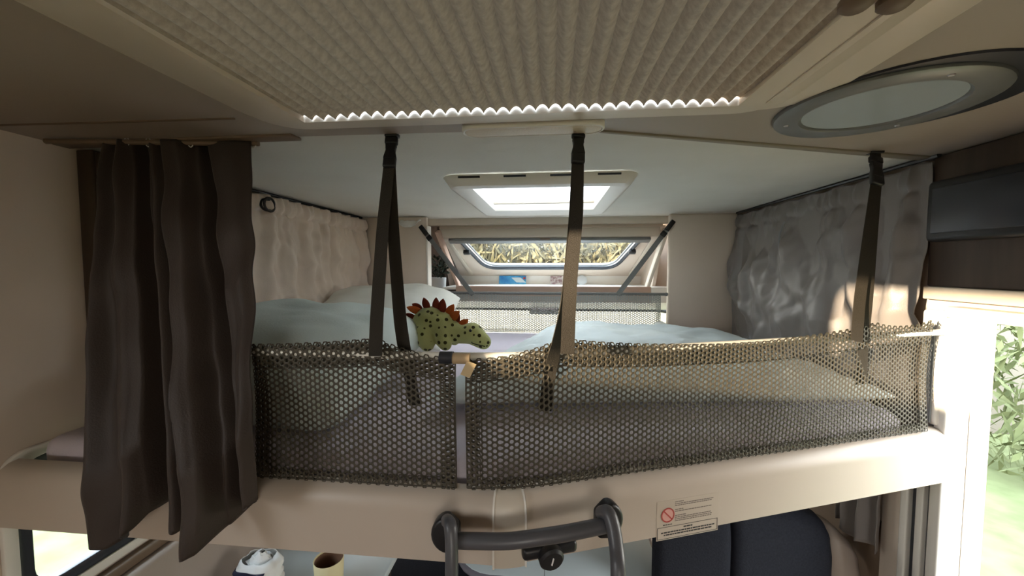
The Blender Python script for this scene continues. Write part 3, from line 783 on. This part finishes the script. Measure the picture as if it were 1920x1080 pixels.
def safety_net(label, s0, s1, loc, fn, fn2, zt, mt, group, hem=.052, H=None, side_hems=(1, 1), pitch=PT, hole=HO):
    t = thing('safety_net', label, 'safety net', loc, group)
    H = H or (ZT - ZB); ht = hem / H; sh = .026
    net_obj('netting', [net_cells(s0, s1, 0, 1, pitch, hole, fn, TH)], mt, t)['kind'] = 'stuff'
    parts = [net_cells(s0, s1, 1 - ht, 1.0, pitch, hole * .86, fn2, TH, 1)]
    net_obj('top_hem', parts, mt, t)['kind'] = 'stuff'
    if side_hems[0]: net_obj('side_hem', [net_cells(s0, s0 + sh, .0, 1 - ht, pitch * .94, hole * .88, fn2, TH, 1)], mt, t)['kind'] = 'stuff'
    if side_hems[1]: net_obj('side_hem', [net_cells(s1 - sh, s1, .0, 1 - ht, pitch * .94, hole * .88, fn2, TH, 1)], mt, t)['kind'] = 'stuff'
    net_obj('bottom_hem', [net_cells(s0, s1, 0, .085, pitch * .94, hole * .9, fn2, TH, 1)], mt, t)['kind'] = 'stuff'
    n_ = 160; ss = np.linspace(s0, s1, n_)
    for tt in (1 - ht, 0.0):
        P, N = fn(ss, np.full(n_, tt)); MB().tube([tuple(p_) for p_ in P], .0014, 5).build('seam_cord', mt, t)
    n_ = 24
    for s_ in (s0, s1):
        P, N = fn(np.full(n_, s_), np.linspace(0, 1, n_)); MB().tube([tuple(p_) for p_ in P], .0016, 5).build('edge_cord', mt, t)
    return t
G1 = 'net guards along the front rail'
safety_net('left dark mesh safety net, from the brown curtain to the slit', -.465, -.083, (-.3, .66, ZB), front_fn(0), front_fn(.006, .007), ZT, M['net'], G1)
safety_net('right dark mesh safety net, from the slit to the doorway', -.063, 1.045, (.4, .75, ZB), front_fn(0), front_fn(.006, .007), ZT, M['net'], G1)
# tube carrying both nets
ss = np.linspace(-.475, 1.095, 70)
P, N = front_fn(-.003, 0)(ss, np.full(70, .93))
P[:, 2] = 1.661
po = MB().tube([tuple(p_) for p_ in P], .0075, 10).build('net_pole', M['pole']); tag(po, 'white tube threaded through the top of the front nets', 'pole')
i0 = front_path(np.array([-.073]))
t = thing('pole_sleeve', 'tan sleeve with tag on the pole between the two front nets', 'sleeve', (float(i0[0][0]), float(i0[1][0]), 1.65))
g0 = Vector((float(i0[0][0]), float(i0[1][0]), 1.661))
MB().tube([g0 + Vector((-.013, -.012, 0)), g0 + Vector((.018, -.010, 0))], .0095, 16).build('sleeve', M['tan'], t)
MB().tube([g0 + Vector((-.034, -.012, .001)), g0 + Vector((-.011, -.012, .001))], .0108, 16).build('black_collar', M['rubber'], t)
MB().obox(g0 + Vector((.017, -.018, -.017)), (.008, 0, -.003), (0, .0008, 0), (.006, 0, .012)).build('hang_tag', M['gold'], t)

# rear net
RY = 2.20; RZT, RZB = 1.672, 1.45
def rear_fn(off=0., amp=.004):
    def fn(s, t):
        sag = np.zeros_like(s)
        for a_, b_, dm in ((-.62, -.446, .008), (-.446, .37, .016), (.37, .60, .010)):
            m_ = (s >= a_) & (s <= b_); q_ = (s - a_) / (b_ - a_); sag = np.where(m_, dm * np.sin(np.pi * q_) ** .8, sag)
        z = RZB + (RZT - RZB) * t - sag * np.clip(t, 0, 1) ** 2
        w_ = amp * np.sin(s * 13) * np.sin(np.pi * np.clip(t, 0, 1))
        P = np.stack([s, np.full_like(s, RY) - off - w_, z], 1); N = np.tile(np.array([0, -1., 0]), (len(s), 1)); return P, N
    return fn
safety_net('light grey safety net at the far edge of the mattress', -.61, .585, (0, RY, RZB), rear_fn(), rear_fn(.006), RZT, M['net_r'], None, H=RZT - RZB, hem=.045, pitch=.0125, hole=.0046)
rp_ = MB().tube([(-.64, RY, RZT - .004), (.615, RY, RZT - .004)], .008, 10).build('net_pole', M['web_r']); tag(rp_, 'grey tube along the top of the rear net', 'pole')
MB().ball((-.642, RY, RZT - .002), (.018, .014, .016), 12, 8).build('end_cap', M['greyp'], rp_)
MB().ball((.615, RY, RZT - .004), (.010, .010, .010), 12, 8).build('end_cap', M['greyp'], rp_)

# ------------------------------------------------------------------ straps
def buckle(t, c_, up, wd, scale=1.0):
    """side-release buckle: receptacle with pale slot above, plug below"""
    up = Vector(up).normalized(); X = Vector((1, .18, 0)); X = (X - up * X.dot(up)).normalized(); Y = up.cross(X)
    c_ = Vector(c_); s_ = scale
    a = MB().obox(c_ + up * .034 * s_, X * wd * .58, Y * .006 * s_, up * .009 * s_).build('slider', M['black'], t, bevel=.003, seg=2)
    MB().obox(c_ + up * .034 * s_ + Y * .0066 * s_, X * wd * .33, Y * .0006, up * .0018).build('slot', M['steel'], a)
    prof_ = [(-.52, -.030), (.52, -.030), (.56, -.012), (.42, .006), (.50, .024), (-.50, .024), (-.42, .006), (-.56, -.012)]
    MB().prism([c_ + X * (wd * p_[0]) + up * (p_[1] * s_) - Y * .006 * s_ for p_ in prof_], Y * .012 * s_).build('plug', M['black'], t, bevel=.002)
    b = MB().obox(c_ - up * .026 * s_, X * wd * .56, Y * .007 * s_, up * .012 * s_).build('socket', M['black'], t, bevel=.004, seg=2)
    MB().obox(c_ - up * .022 * s_ + Y * .0076 * s_, X * wd * .40, Y * .0005, up * .0032).build('release_plate', M['greyp'], b)
def strap(label, top, knot, A, B, wd, group, twist=0, mtop=.05):
    """hangs from the ceiling at top, passes a buckle at knot, then two strands A and B go down"""
    t = thing('support_strap', label, 'strap', top, group)
    top, knot = Vector(top), Vector(knot); up = (top - knot).normalized()
    MB().ribbon([top, top.lerp(knot, .5), knot + up * .015], wd, .002, (1, .15, 0)).build('anchor_loop', M['web'], t)
    MB().obox(top - Vector((0, 0, .004)), (wd * .6, 0, 0), (0, .010, 0), (0, 0, .004)).build('anchor_plate', M['black'], t, bevel=.002)
    buckle(t, knot, up, wd)
    for nm, path, tw in (('strand', A, twist), ('strand', B, -twist * .3)):
        P_ = [knot - up * .02] + [Vector(p_) for p_ in path]
        # smooth path
        Q_ = []
        for i in range(len(P_) - 1):
            for j in range(8): Q_.append(P_[i].lerp(P_[i + 1], j / 8))
        Q_.append(P_[-1])
        for _ in range(3): Q_ = [Q_[0]] + [(Q_[i - 1] + Q_[i] * 2 + Q_[i + 1]) / 4 for i in range(1, len(Q_) - 1)] + [Q_[-1]]
        sd_ = []
        for i in range(len(Q_)):
            q_ = i / (len(Q_) - 1); a_ = tw * sin(pi * min(1, q_ * 1.15)) ** 2; sd_.append((cos(a_), sin(a_) + .12, 0))
        MB().ribbon(Q_, wd, .0016, sd_).build(nm, M['web'], t)
    return t
G2 = 'straps holding the front nets'
def fz(u, v, y): return tuple(at(u, v, y=y))
strap('left front strap with black buckle, two spread dark strands', (-.342, .832, 2.103), fz(732, 288, .808), [fz(717, 430, .74), fz(706, 600, .662), fz(704, 668, .652)],
      [fz(737, 430, .76), fz(750, 600, .70), fz(757, 648, .69), fz(768, 700, .72), fz(778, 760, .76)], .0232, G2)
strap('middle front strap with twisted strands crossing the skylight', (.052, .829, 2.103), fz(1084, 278, .806), [fz(1078, 400, .77), fz(1060, 560, .70), fz(1045, 640, .688), fz(1030, 700, .70), fz(1022, 770, .715)],
      [fz(1082, 400, .76), fz(1070, 520, .70), fz(1066, 600, .682), fz(1064, 664, .671)], .0235, G2, twist=.9)
strap('right front strap hanging before the grey curtain', (.787, 1.070, 2.103), fz(1643, 322, 1.045), [fz(1630, 430, 1.01), fz(1612, 560, .955), fz(1606, 640, .925)],
      [fz(1636, 430, 1.02), fz(1626, 560, .965), fz(1618, 640, .945), fz(1614, 720, .96)], .0255, G2)
def rear_strap(label, a, b):
    t = thing('support_strap', label, 'strap', a, 'slanting straps holding the rear net')
    a, b = Vector(a), Vector(b)
    MB().ribbon([a, a.lerp(b, .3), a.lerp(b, .7), b], .026, .002, (1, 0, .4)).build('strand', M['web_r'], t)
    d_ = (b - a).normalized(); X = Vector((0, -1, 0)).cross(d_).normalized()
    MB().obox(a + d_ * .03, X * .013, (0, .006, 0), d_ * .032).build('buckle', M['black'], t, bevel=.004)
    MB().obox(a + d_ * .085, X * .015, (0, .006, 0), d_ * .014).build('slider', M['black'], t, bevel=.003)
rear_strap('left slanting strap of the rear net beside the plant niche', fz(788, 424, 2.19), fz(887, 553, 2.185))
rear_strap('right slanting strap of the rear net beside the grey curtain', fz(1263, 414, 2.19), fz(1158, 553, 2.185))

# ------------------------------------------------------------------ curtains
# big dark curtain at the front left
cu = thing('curtain', 'tall dark brown curtain hanging at the front left of the bed', 'curtain', (-.85, .62, 1.29))
KT = [(0, 205), (.2, 232), (.40, 268), (.45, 285), (.52, 300), (.60, 316), (.62, 324), (.76, 374), (.84, 390), (.90, 404), (1, 481)]   # fold lines at the top
KB = [(0, 120), (.2, 205), (.40, 274), (.45, 306), (.52, 330), (.60, 352), (.62, 359), (.76, 402), (.84, 425), (.90, 442), (1, 472)]   # and at the hem
KV = [(0, 1005), (.15, 1002), (.25, 985), (.33, 965), (.39, 945), (.42, 938), (.45, 950), (.48, 966), (.53, 972), (.585, 960), (.60, 944), (.615, 960), (.63, 1003), (.68, 1000), (.76, 982), (.84, 965), (.90, 950), (1, 928)]
KD = [(0, .02), (.10, -.02), (.20, .0), (.30, -.025), (.38, -.01), (.42, .040), (.46, .0), (.53, -.02), (.585, .0), (.607, .040), (.628, -.035), (.70, -.030), (.76, .005), (.83, .042), (.90, .0), (.96, -.012), (1, .0)]
def linear(t, keys):
    for (a, va), (b, vb) in zip(keys, keys[1:]):
        if t <= b: return va + (vb - va) * (t - a) / (b - a)
    return keys[-1][1]
def big_curtain(s, t):
    yb = lerp(.790 + .035 * s, .585 + .010 * s, min(1, t * 1.25) ** 1.1)
    fold = interp(s, KD) * (.55 + .65 * t) + .006 * sin(s * 40 + t * 4) * t
    crease = .007 * nz(s * 9, t * 7, 1.2) + .010 * (nz(s * 6 + t * 5, t * 9, 4.4)) * (1 if s > .62 else .5)
    y = yb + fold + crease
    u = lerp(linear(s, KT), linear(s, KB), t ** .85); u += 4 * sin(t * 5 + s * 14) * t
    vt = lerp(250, 263, s); vb = interp(s, KV)
    # height by world z so that the cloth hangs straight
    zt = at(u, vt, y=yb).z; zt = min(zt, ZC - .004); zb = at(u, vb, y=.602).z
    z = lerp(zt, zb, t)
    x = at(u, 540, y=yb).x
    return (x, y, z)
MB().grid(big_curtain, 210, 90).build('cloth', M['curt_d'], cu, solid=.0022, angle=180)
MB().tube([(-1.10, .770, ZC - .008), (-.65, .832, ZC - .008)], .006, 8).build('curtain_rail', M['brown'], cu)
for i in range(7):
    x = lerp(-.93, -.66, i / 6); MB().tube([(x, lerp(.793, .83, i / 6), ZC - .02 + .006 * sin(a * pi / 4)) if False else (x + .006 * cos(a * pi / 4), lerp(.793, .83, i / 6), ZC - .008 + .010 * sin(a * pi / 4)) for a in range(8)], .0012, 5, closed=True).build('glider', M['paper'], cu)

def wall_curtain(name, label, x, y0, y1, zt, zb, side, seed, mt, nf, amp, dips, tuck=0):
    """gathered curtain along a side wall; side = +1 bulges to the left"""
    t = thing(name, label, 'curtain', (x, (y0 + y1) / 2, zb))
    def g(a, b):
        y = lerp(y0, y1, a); z = lerp(zt, zb, b)
        head = exp(-((b - .055) / .05) ** 2)
        fold = amp * sin(a * nf * 2 * pi + 1.5 * sin(a * 9 + seed) + .8 * nz(a * 3, b * 1.4, seed)) * (.35 + .65 * (1 - exp(-b * 7)))
        fine = (.0075 * sin(a * nf * 6.1 * pi + 3 * sin(a * 17)) + .005 * nz(a * 60, b * 3, seed)) * (exp(-b * 5.5) + .06) + .010 * sin(a * nf * 2.6 * pi + 2 * sin(a * 11 + seed)) * exp(-((b - .30) / .28) ** 2) - .010 * exp(-((b - .10) / .014) ** 2)
        wr = .022 * nz(a * 7 + b * 3, b * 4 - a * 2, seed + 1) + .011 * nz(a * 18 - b * 9, b * 9 + a * 6, seed + 4)
        cre = .042 * (.30 - abs(nz(a * 4.5 + b * 2.2, b * 3.2 - a * 3, seed + 6)))
        d_ = .012 + fold + fine + (wr + cre) * min(1, b * 5) + .012 * head
        if tuck:
            q_ = (b - .52) * .30 + (a - 1.0) * .62; d_ += tuck * (.5 - .5 * math.tanh(q_ * 60)) * min(1, b * 2) - tuck
        d_ = max(d_, -.008)
        for (ac, bc, rw, rh, dep) in dips: d_ += dep * exp(-((a - ac) / rw) ** 2 - ((b - bc) / rh) ** 2)
        yy = y + .010 * nz(b * 6, a * 3, seed + 2)
        return (x - side * d_, yy, z + .004 * sin(a * nf * 7))
    MB().grid(g, 240, 110).build('cloth', mt, t, solid=.0018, angle=180)
    MB().tube([(x - side * -.006, y0 - .02, zt + .012), (x - side * -.006, y1, zt + .012)], .006, 8).build('curtain_track', M['black'], t)
    return t
rc_ = wall_curtain('curtain', 'grey sunlit curtain along the right wall', .955, 1.125, 2.19, 2.085, 1.40, 1, 5, M['curt_g'], 6.5, .010, [(.75, .62, .30, .30, .03), (.30, .80, .14, .2, .02)], .03)
lc_ = wall_curtain('curtain', 'beige gathered curtain along the left wall behind the pillows', -1.085, 1.15, 2.19, 2.085, 1.46, -1, 12, M['curt_b'], 9, .010, [(.4, .8, .3, .3, .015)])
lab(MB().tube([(.928 - .012 * sin(i * .5), 1.70 + .012 * sin(i * .42), 2.0 - .58 * i / 24) for i in range(25)], .0035, 6).build('pull_cord', M['greyp'], rc_), 'dark pull cord down the grey curtain')
# looped cord at the start of the left curtain
q0 = at(503, 384, x=-1.05)
lp = []
for i in range(40):
    a = i / 40 * 4 * pi; r = .030 + .004 * sin(a * .5); lp.append((-1.05 + .010 * sin(a * .5), q0.y + r * cos(a), q0.z + r * .75 * sin(a)))
o = MB().tube(lp, .0045, 8, closed=True).build('cord_loop', M['black']); tag(o, 'black cord looped at the top of the left wall curtain', 'cord')
# white cloth scrap above the left panel
def scrap(a, b): return (lerp(-.86, -.735, a), 2.185 - .012 * sin(a * 7) - .02 * b, 2.078 - .042 * b * sin(pi * min(1, .15 + a * .9)) + .006 * nz(a * 6, b * 6))
o = MB().grid(scrap, 24, 10).build('cloth_scrap', M['paper'], solid=.002); tag(o, 'small white cloth tucked above the left end panel', 'cloth')

# lower small curtain at the dinette side window
t = thing('curtain', 'short dark grey curtain hanging below the right rail by the door post', 'curtain', (.94, 1.28, .97))
def small_c(a, b): return (.935 + .018 * sin(a * 5 * pi) + .006 * nz(a * 4, b * 4), lerp(1.20, 1.36, a), lerp(1.29, .985 + .012 * sin(a * 9), b))
MB().grid(small_c, 60, 24).build('cloth', M['curt_g'], t, solid=.002)
MB().tube([(.945, 1.19, 1.292), (.945, 1.38, 1.292)], .005, 8).build('curtain_track', M['black'], t)

# ------------------------------------------------------------------ cabinet behind the dark curtain, left
t = thing('side_cabinet', 'dark brown cabinet beside the dark curtain at the left wall', 'cabinet', (-1.10, .98, 1.43))
MB().box(XL + .002, -1.085, .845, 1.145, 1.43, 2.096).build('carcass', M['wood'], t, bevel=.003)
MB().box(-1.085, -1.072, .850, 1.14, 1.435, 2.030).build('door', M['wood'], t, bevel=.003)
MB().box(-1.085, -1.072, .850, 1.14, 2.036, 2.092).build('top_flap', M['wood'], t, bevel=.003)
# speaker on the panel over the doorway
t = thing('speaker', 'black rounded speaker on the dark panel over the doorway', 'speaker', (.96, .93, 1.88))
MB().box(.935, .968, .80, 1.105, 1.88, 2.03).build('housing', M['black'], t, bevel=.012, seg=3)
MB().box(.932, .936, .82, 1.085, 1.90, 2.01).build('front_cloth', M['rubber'], t, bevel=.004)
# lift post at the right end of the bed
t = thing('lift_post', 'white rounded post with grey strip at the right end of the bed', 'post', (.955, 1.03, 1.30))
MB().box(.940, .959, 1.052, 1.104, 1.425, 1.712).build('post', M['plastic_w'], t, bevel=.012, seg=4)
MB().box(.936, .941, 1.062, 1.080, 1.43, 1.675).build('grey_strip', M['greyp'], t, bevel=.002)
for z_ in (1.49, 1.56): MB().lathe((.9355, 1.092, z_), [(.003, 0), (.004, .002), (.004, .005)], 10, (1, 0, 0)).build('screw', M['steel'], t)

# ------------------------------------------------------------------ ladder
t = thing('ladder', 'dark grey tubular bed ladder hooked on the rail bend', 'ladder', (-.02, .56, 0))
lx0 = at(846, 1010, y=.600); lx1 = at(1132, 975, y=.640)
bar_ = [at(846, 1013, y=.605), at(880, 1014, y=.603), at(930, 1015, y=.603), at(960, 1014, y=.604), at(1000, 1009, y=.608), at(1060, 1000, y=.622), at(1134, 985, y=.645)]
Q_ = []
for i in range(len(bar_) - 1):
    for j in range(6): Q_.append(bar_[i].lerp(bar_[i + 1], j / 6))
Q_.append(bar_[-1])
for _ in range(4): Q_ = [Q_[0]] + [(Q_[i - 1] + Q_[i] * 2 + Q_[i + 1]) / 4 for i in range(1, len(Q_) - 1)] + [Q_[-1]]
MB().tube(Q_, .0125, 14).build('crossbar', M['tube'], t)
def bend(path, r, name='side_rail'):
    P_ = [Vector(p_) for p_ in path]; Q = []
    for i in range(len(P_) - 1):
        for j in range(6): Q.append(P_[i].lerp(P_[i + 1], j / 6))
    Q.append(P_[-1])
    for _ in range(6): Q = [Q[0]] + [(Q[i - 1] + Q[i] * 2 + Q[i + 1]) / 4 for i in range(1, len(Q) - 1)] + [Q[-1]]
    return MB().tube(Q, r, 14).build(name, M['tube'], t)
a0 = at(846, 985, y=.595); a1 = at(847, 1080, y=.575)
bend([at(838, 976, y=.625), at(844, 981, y=.597), at(847, 1010, y=.590), a1, (a1.x - .005, .50, .02)], .0105)
b0 = at(1128, 962, y=.660)
b1 = at(1160, 1080, y=.575)
bend([b0, at(1140, 958, y=.640), at(1150, 985, y=.628), at(1158, 1040, y=.605), b1, (b1.x + .01, .50, .02)], .0115)
for z_ in (.35, .70, .98):
    MB().tube([(a1.x, .50 + .075 * z_ / 1.3, z_), (b1.x, .50 + .075 * z_ / 1.3, z_)], .0125, 12).build('rung', M['tube'], t)
# black hook brackets hugging the rail
def hook(u, v, yy, flip, rz):
    c_ = at(u, v, y=yy); X = Vector((cos(rz), sin(rz), 0)); Y = Vector((-sin(rz), cos(rz), 0)); pts = []
    hw, hh = .028, .031
    for i in range(13):
        a_ = pi * i / 12; pts.append(c_ + X * (-flip * hw * (sin(a_) * 1.0 - .4)) + Vector((0, 0, hh * cos(a_))))
    pts.append(c_ + X * (flip * hw * 1.1) + Vector((0, 0, -hh * .9))); pts.append(c_ + X * (flip * hw * 1.1) + Vector((0, 0, hh * .45)))
    MB().prism([p_ - Y * .004 for p_ in pts], Y * .027).build('rail_hook', M['black'], t, bevel=.006, seg=3)
hook(826, 1003, .622, 1, 0); hook(1152, 975, .672, -1, radians(19.9))

# ------------------------------------------------------------------ below the bed: tables, seats and small things
t = thing('dinette_table', 'pale grey table with rounded corners under the bend of the bed', 'table', (.05, 1.65, 0))
def leaf(x0, x1, y0, y1, r, z0, z1, nm='table_leaf'):
    o_ = MB().prism(rrect(x0, x1, y0, y1, r, z0), (0, 0, z1 - z0)).build(nm, M['table'], t, bevel=.004)
    return o_
leaf(-.340, .385, 1.30, 1.95, .13, .724, .75, 'table_top')
MB().tube([(x, y, z - .001) for x, y, z in rrect(-.340, .385, 1.30, 1.95, .13, .737)], .0125, 8, closed=True).build('edging', M['table_e'], t)
MB().box(-.0215, -.0195, 1.30, 1.95, .7495, .7508).build('leaf_joint', M['greyp'], t)
MB().tube([(.02, 1.65, .02), (.02, 1.65, .724)], .035, 16).build('leg', M['steel'], t)
MB().lathe((.02, 1.65, 0), [(.20, 0), (.20, .012), (.05, .03)], 24).build('foot', M['steel'], t)
t = thing('side_table', 'pale grey side table with rounded corner at the left wall', 'table', (-.85, 1.1, 0))
leaf(-1.07, -.570, .70, 1.455, .05, .724, .75, 'table_top')
MB().box(-1.06, -.62, .74, 1.43, .03, .724).build('cabinet_base', M['wood'], t, bevel=.004)

def seat(label, x0, x1, y0, y1, ztop, lean, trim, bottom=.45):
    t = thing('cab_seat', label, 'seat', ((x0 + x1) / 2, (y0 + y1) / 2, 0))
    def shell(o_, s_): return [(x0, y0, bottom)]
    prof_ = []
    d_ = .17
    for i in range(13):   # rounded back top in the x-z plane
        a_ = pi * i / 12; prof_.append((lerp(x0, x1, .5) - (x1 - x0) / 2 * cos(a_) * abs(cos(a_)) ** -.35 if abs(cos(a_)) > 1e-6 else lerp(x0, x1, .5), ztop - .16 + .16 * sin(a_) ** .6))
    pts = [(x0, y1, bottom)] + [(px, y1 + lean * (pz - bottom), pz) for px, pz in prof_] + [(x1, y1, bottom)]
    MB().prism(pts, (0, d_, .01)).build('backrest', M['navy'], t, bevel=.03, seg=4)
    MB().box(x0, x1, y0, y1 + .05, .32, bottom).build('seat_cushion', M['navy'], t, bevel=.04, seg=4)
    MB().box(x0 + .03, x1 - .03, y0 + .03, y1, 0, .32).build('base', M['greyp'], t, bevel=.01)
    if trim:
        MB().tube([(px, y1 + lean * (pz - bottom) - .004, pz) for px, pz in prof_], .008, 8).build('piping', M['leather'], t)
    return t

# bench on the right: two big navy cushions sloping up to the front, beige side bolster
t = thing('bench_seat', 'navy upholstered bench seat with beige leather side under right rail', 'bench', (.68, 1.55, 0))
def bench_top(u): return 1.055 - .14 * max(0, (u - .70) / .27) ** 2.2
def cushion(xa, xb, nm, mt, proud=0):
    def g(a, b):
        u = lerp(xa, xb, a); ed = min(a, 1 - a) * (xb - xa); rnd = max(0, 1 - ed / .03) ** 2
        pr = [(0, (1.285, .0)), (.3, (1.262, .42)), (.6, (1.262, .84)), (.72, (1.275, .95)), (.80, (1.30, .99)), (.88, (1.345, 1.0)), (1, (1.40, .96))]
        y = interp(b, [(k_, v_[0]) for k_, v_ in pr]); z = linear(b, [(k_, v_[1]) for k_, v_ in pr])
        return (u, y + .022 * rnd - proud, .44 + (bench_top(u) - .44) * z - .012 * rnd + .003 * nz(u * 9, y * 9))
    return MB().grid(g, 30, 40).build(nm, mt, t, solid=.012, angle=180)
cushion(.335, .572, 'cushion', M['navy']); cushion(.576, .872, 'cushion', M['navy']); cushion(.874, .965, 'side_bolster', M['leather'], -.012)
MB().box(.40, .96, 1.30, 1.95, 0, .44).build('bench_base', M['leather'], t, bevel=.01)
seat('navy driver seat behind the left table edge', -.76, -.21, 1.50, 2.10, 1.12, .12, False)
seat('navy passenger seat beyond the table', .0, .39, 2.02, 2.46, 1.12, .12, False)

# cream cup, paper bag, black bits on the side table
c0 = at(617, 1062, y=1.20)
t = thing('cream_cup', 'cream yellow open cylinder cup standing on the side table', 'cup', (c0.x, c0.y, .75))
zt = at(617, 1046, y=1.20).z
pr = [(.040, 0), (.043, .004), (.0475, zt - .75 - .002), (.0465, zt - .75), (.0445, zt - .75 - .002), (.040, .01), (.001, .008)]
MB().lathe((c0.x, c0.y, .75), pr, 32).build('body', M['cup'], t)
MB().lathe((c0.x, c0.y, .75), [(.0405, .012), (.0442, zt - .75 - .006), (.0438, zt - .75 - .006), (.0400, .013), (.001, .013)], 32).build('inside_glaze', M['cup_in'], t)
b0_ = at(487, 1060, y=1.15)
t = thing('paper_bag', 'crumpled white paper bag with navy print on the side table', 'bag', (b0_.x, b0_.y, .75))
bz = at(487, 1050, y=1.15).z
def bag(a, b):
    ang = 2 * pi * a; r = (abs(cos(ang)) ** 4 + abs(sin(ang)) ** 4) ** -.25
    sc = interp(b, [(0, 1), (.86, 1), (1, .75)]); cr = .008 * nz(a * 9, b * 9, 3) * (b > .2)
    return (b0_.x + r * cos(ang) * .062 * sc + cr, b0_.y + r * sin(ang) * .045 * sc + cr, lerp(.752, bz + .01, b) + (.012 * nz(a * 8, 2.2) if b > .9 else 0))
MB().grid(bag, 40, 14, wrap=True).build('body', M['paper'], t, solid=.001)
def band(a, b):
    p_ = Vector(bag(a, lerp(.30, .84, b))); c_ = Vector((b0_.x, b0_.y, p_.z)); return tuple(c_ + (p_ - c_) * 1.03)
MB().grid(lambda a, b: band(.50 + a * .36, b), 24, 6).build('navy_print', M['bagn'], t, solid=.0008)
def crump(a, b):
    ang = 2 * pi * a; r = .045 * (1 - b * .75) * (1 + .35 * nz(a * 5, b * 4, 7)); return (b0_.x + .008 + r * cos(ang), b0_.y + r * .75 * sin(ang), bz - .004 + .034 * b + .014 * nz(a * 6, b * 5, 2))
MB().grid(crump, 30, 8, wrap=True).build('crumpled_top', M['paper'], t, angle=20)
o = MB().obox(at(452, 1032, y=1.30), (.034, 0, 0), (0, .02, 0), (0, 0, .009)).build('phone_charger', M['black'], bevel=.004); o.location.z += 0
tag(o, 'small black box behind the paper bag', 'box')
kc = at(612, 1047, y=1.40)
o = MB().tube([(kc.x - .10 + .025 * i, 1.38 + .02 * sin(i * 1.7), .756 + .002 * sin(i)) for i in range(8)], .006, 8).build('black_strap', M['black']); tag(o, 'black strap lying at the far edge of side table', 'strap')

# ------------------------------------------------------------------ small things in the nose
def card(label, u, v, w_, h_, mt, tilt):
    c_ = at(u, v, y=2.905); c_.z = 1.688 + h_ / 2 * cos(tilt)
    o_ = MB().obox(c_, (w_ / 2, 0, 0), (0, .0008, 0), (0, sin(tilt) * h_ / 2, cos(tilt) * h_ / 2)).build('postcard', mt, smooth=False)
    return tag(o_, label, 'postcard', 'cards leaning under the overcab window')
pc1 = card('blue postcard with red dot leaning under the overcab window', 961, 529, .20, .062, M['blue'], .2)
c_ = Vector(ORG[pc1.name]); MB().obox((c_.x + .088, c_.y - .004, c_.z + .044), (.008, 0, 0), (0, .0006, 0), (0, .001, .007)).build('red_dot', M['red'], pc1)
MB().obox((c_.x + .045, c_.y - .0035, c_.z + .03), (.035, 0, .0), (0, .0006, 0), (-.02, .001, .018)).build('pale_shape', M['table'], pc1)
card('brown and white picture card right of the blue postcard', 1043, 529, .085, .06, M['photo'], .2)
c_ = at(1091, 530, y=2.90)
o = MB().lathe((c_.x, 2.895, 1.688 + .03), [(.036, 0), (.036, .006), (.033, .008)], 24, (0, -1, .15)).build('round_badge', M['pot']); tag(o, 'pale round badge leaning at the right of the cards', 'badge')
c_ = at(818, 533, y=2.43)
t = thing('potted_plant', 'dark leafy plant in pale grey pot in the left niche', 'plant', (c_.x, 2.47, 1.66))
MB().lathe((c_.x, 2.47, 1.66), [(.042, 0), (.048, .004), (.052, .085), (.049, .088), (.046, .08), (.001, .078)], 24).build('pot', M['pot'], t)
rr = random.Random(7); lf = MB()
for i in range(150):
    a_ = rr.uniform(0, 2 * pi); r_ = rr.uniform(0, .06); b_ = Vector((c_.x + r_ * cos(a_), 2.47 + r_ * sin(a_), 1.742 + rr.uniform(0, .14)))
    A = Vector((cos(a_), sin(a_), rr.uniform(-.2, 1))).normalized() * rr.uniform(.018, .035); B = A.cross(Vector((rr.gauss(0, 1), rr.gauss(0, 1), 1))).normalized() * .008
    lf.add([b_, b_ + A * .5 + B, b_ + A, b_ + A * .5 - B], [(0, 1, 2, 3)])
o = lf.build('foliage', M['plant'], t, smooth=False); o['kind'] = 'stuff'
for i in range(5):
    a_ = i * 1.26; MB().tube([(c_.x, 2.47, 1.735), (c_.x + .02 * cos(a_), 2.47 + .02 * sin(a_), 1.80), (c_.x + .035 * cos(a_), 2.47 + .035 * sin(a_), 1.86)], .002, 5).build('stem', M['plant'], t)
# rear-view mirror on the windscreen
c_ = at(1020, 582, y=3.15)
t = thing('rear_view_mirror', 'grey rear-view mirror at the top of the windscreen behind the rear net', 'mirror', c_)
MB().obox(c_, (.115, 0, 0), (0, .012, 0), (0, 0, .032)).build('housing', M['greyp'], t, bevel=.012, seg=3)
MB().obox(c_ - Vector((0, .0125, 0)), (.105, 0, 0), (0, .001, 0), (0, 0, .025)).build('mirror_glass', M['mirror'], t)
MB().tube([c_, c_ + Vector((0, .10, .045))], .008, 8).build('stem', M['greyp'], t)
# dark-ended roll beside the rear net
c_ = at(1243, 604, y=2.12)
t = thing('rolled_mat', 'rolled cream cloth with black core right of the rear net', 'roll', (c_.x, 2.12, 1.455))
MB().lathe((c_.x, 2.10, 1.49), [(.030, 0), (.035, .004), (.035, .08), (.030, .083)], 24, (0, 1, 0)).build('roll', M['pillow2'], t)
MB().lathe((c_.x, 2.098, 1.49), [(.018, 0), (.019, .003), (.016, .01)], 20, (0, 1, 0)).build('core', M['black'], t)
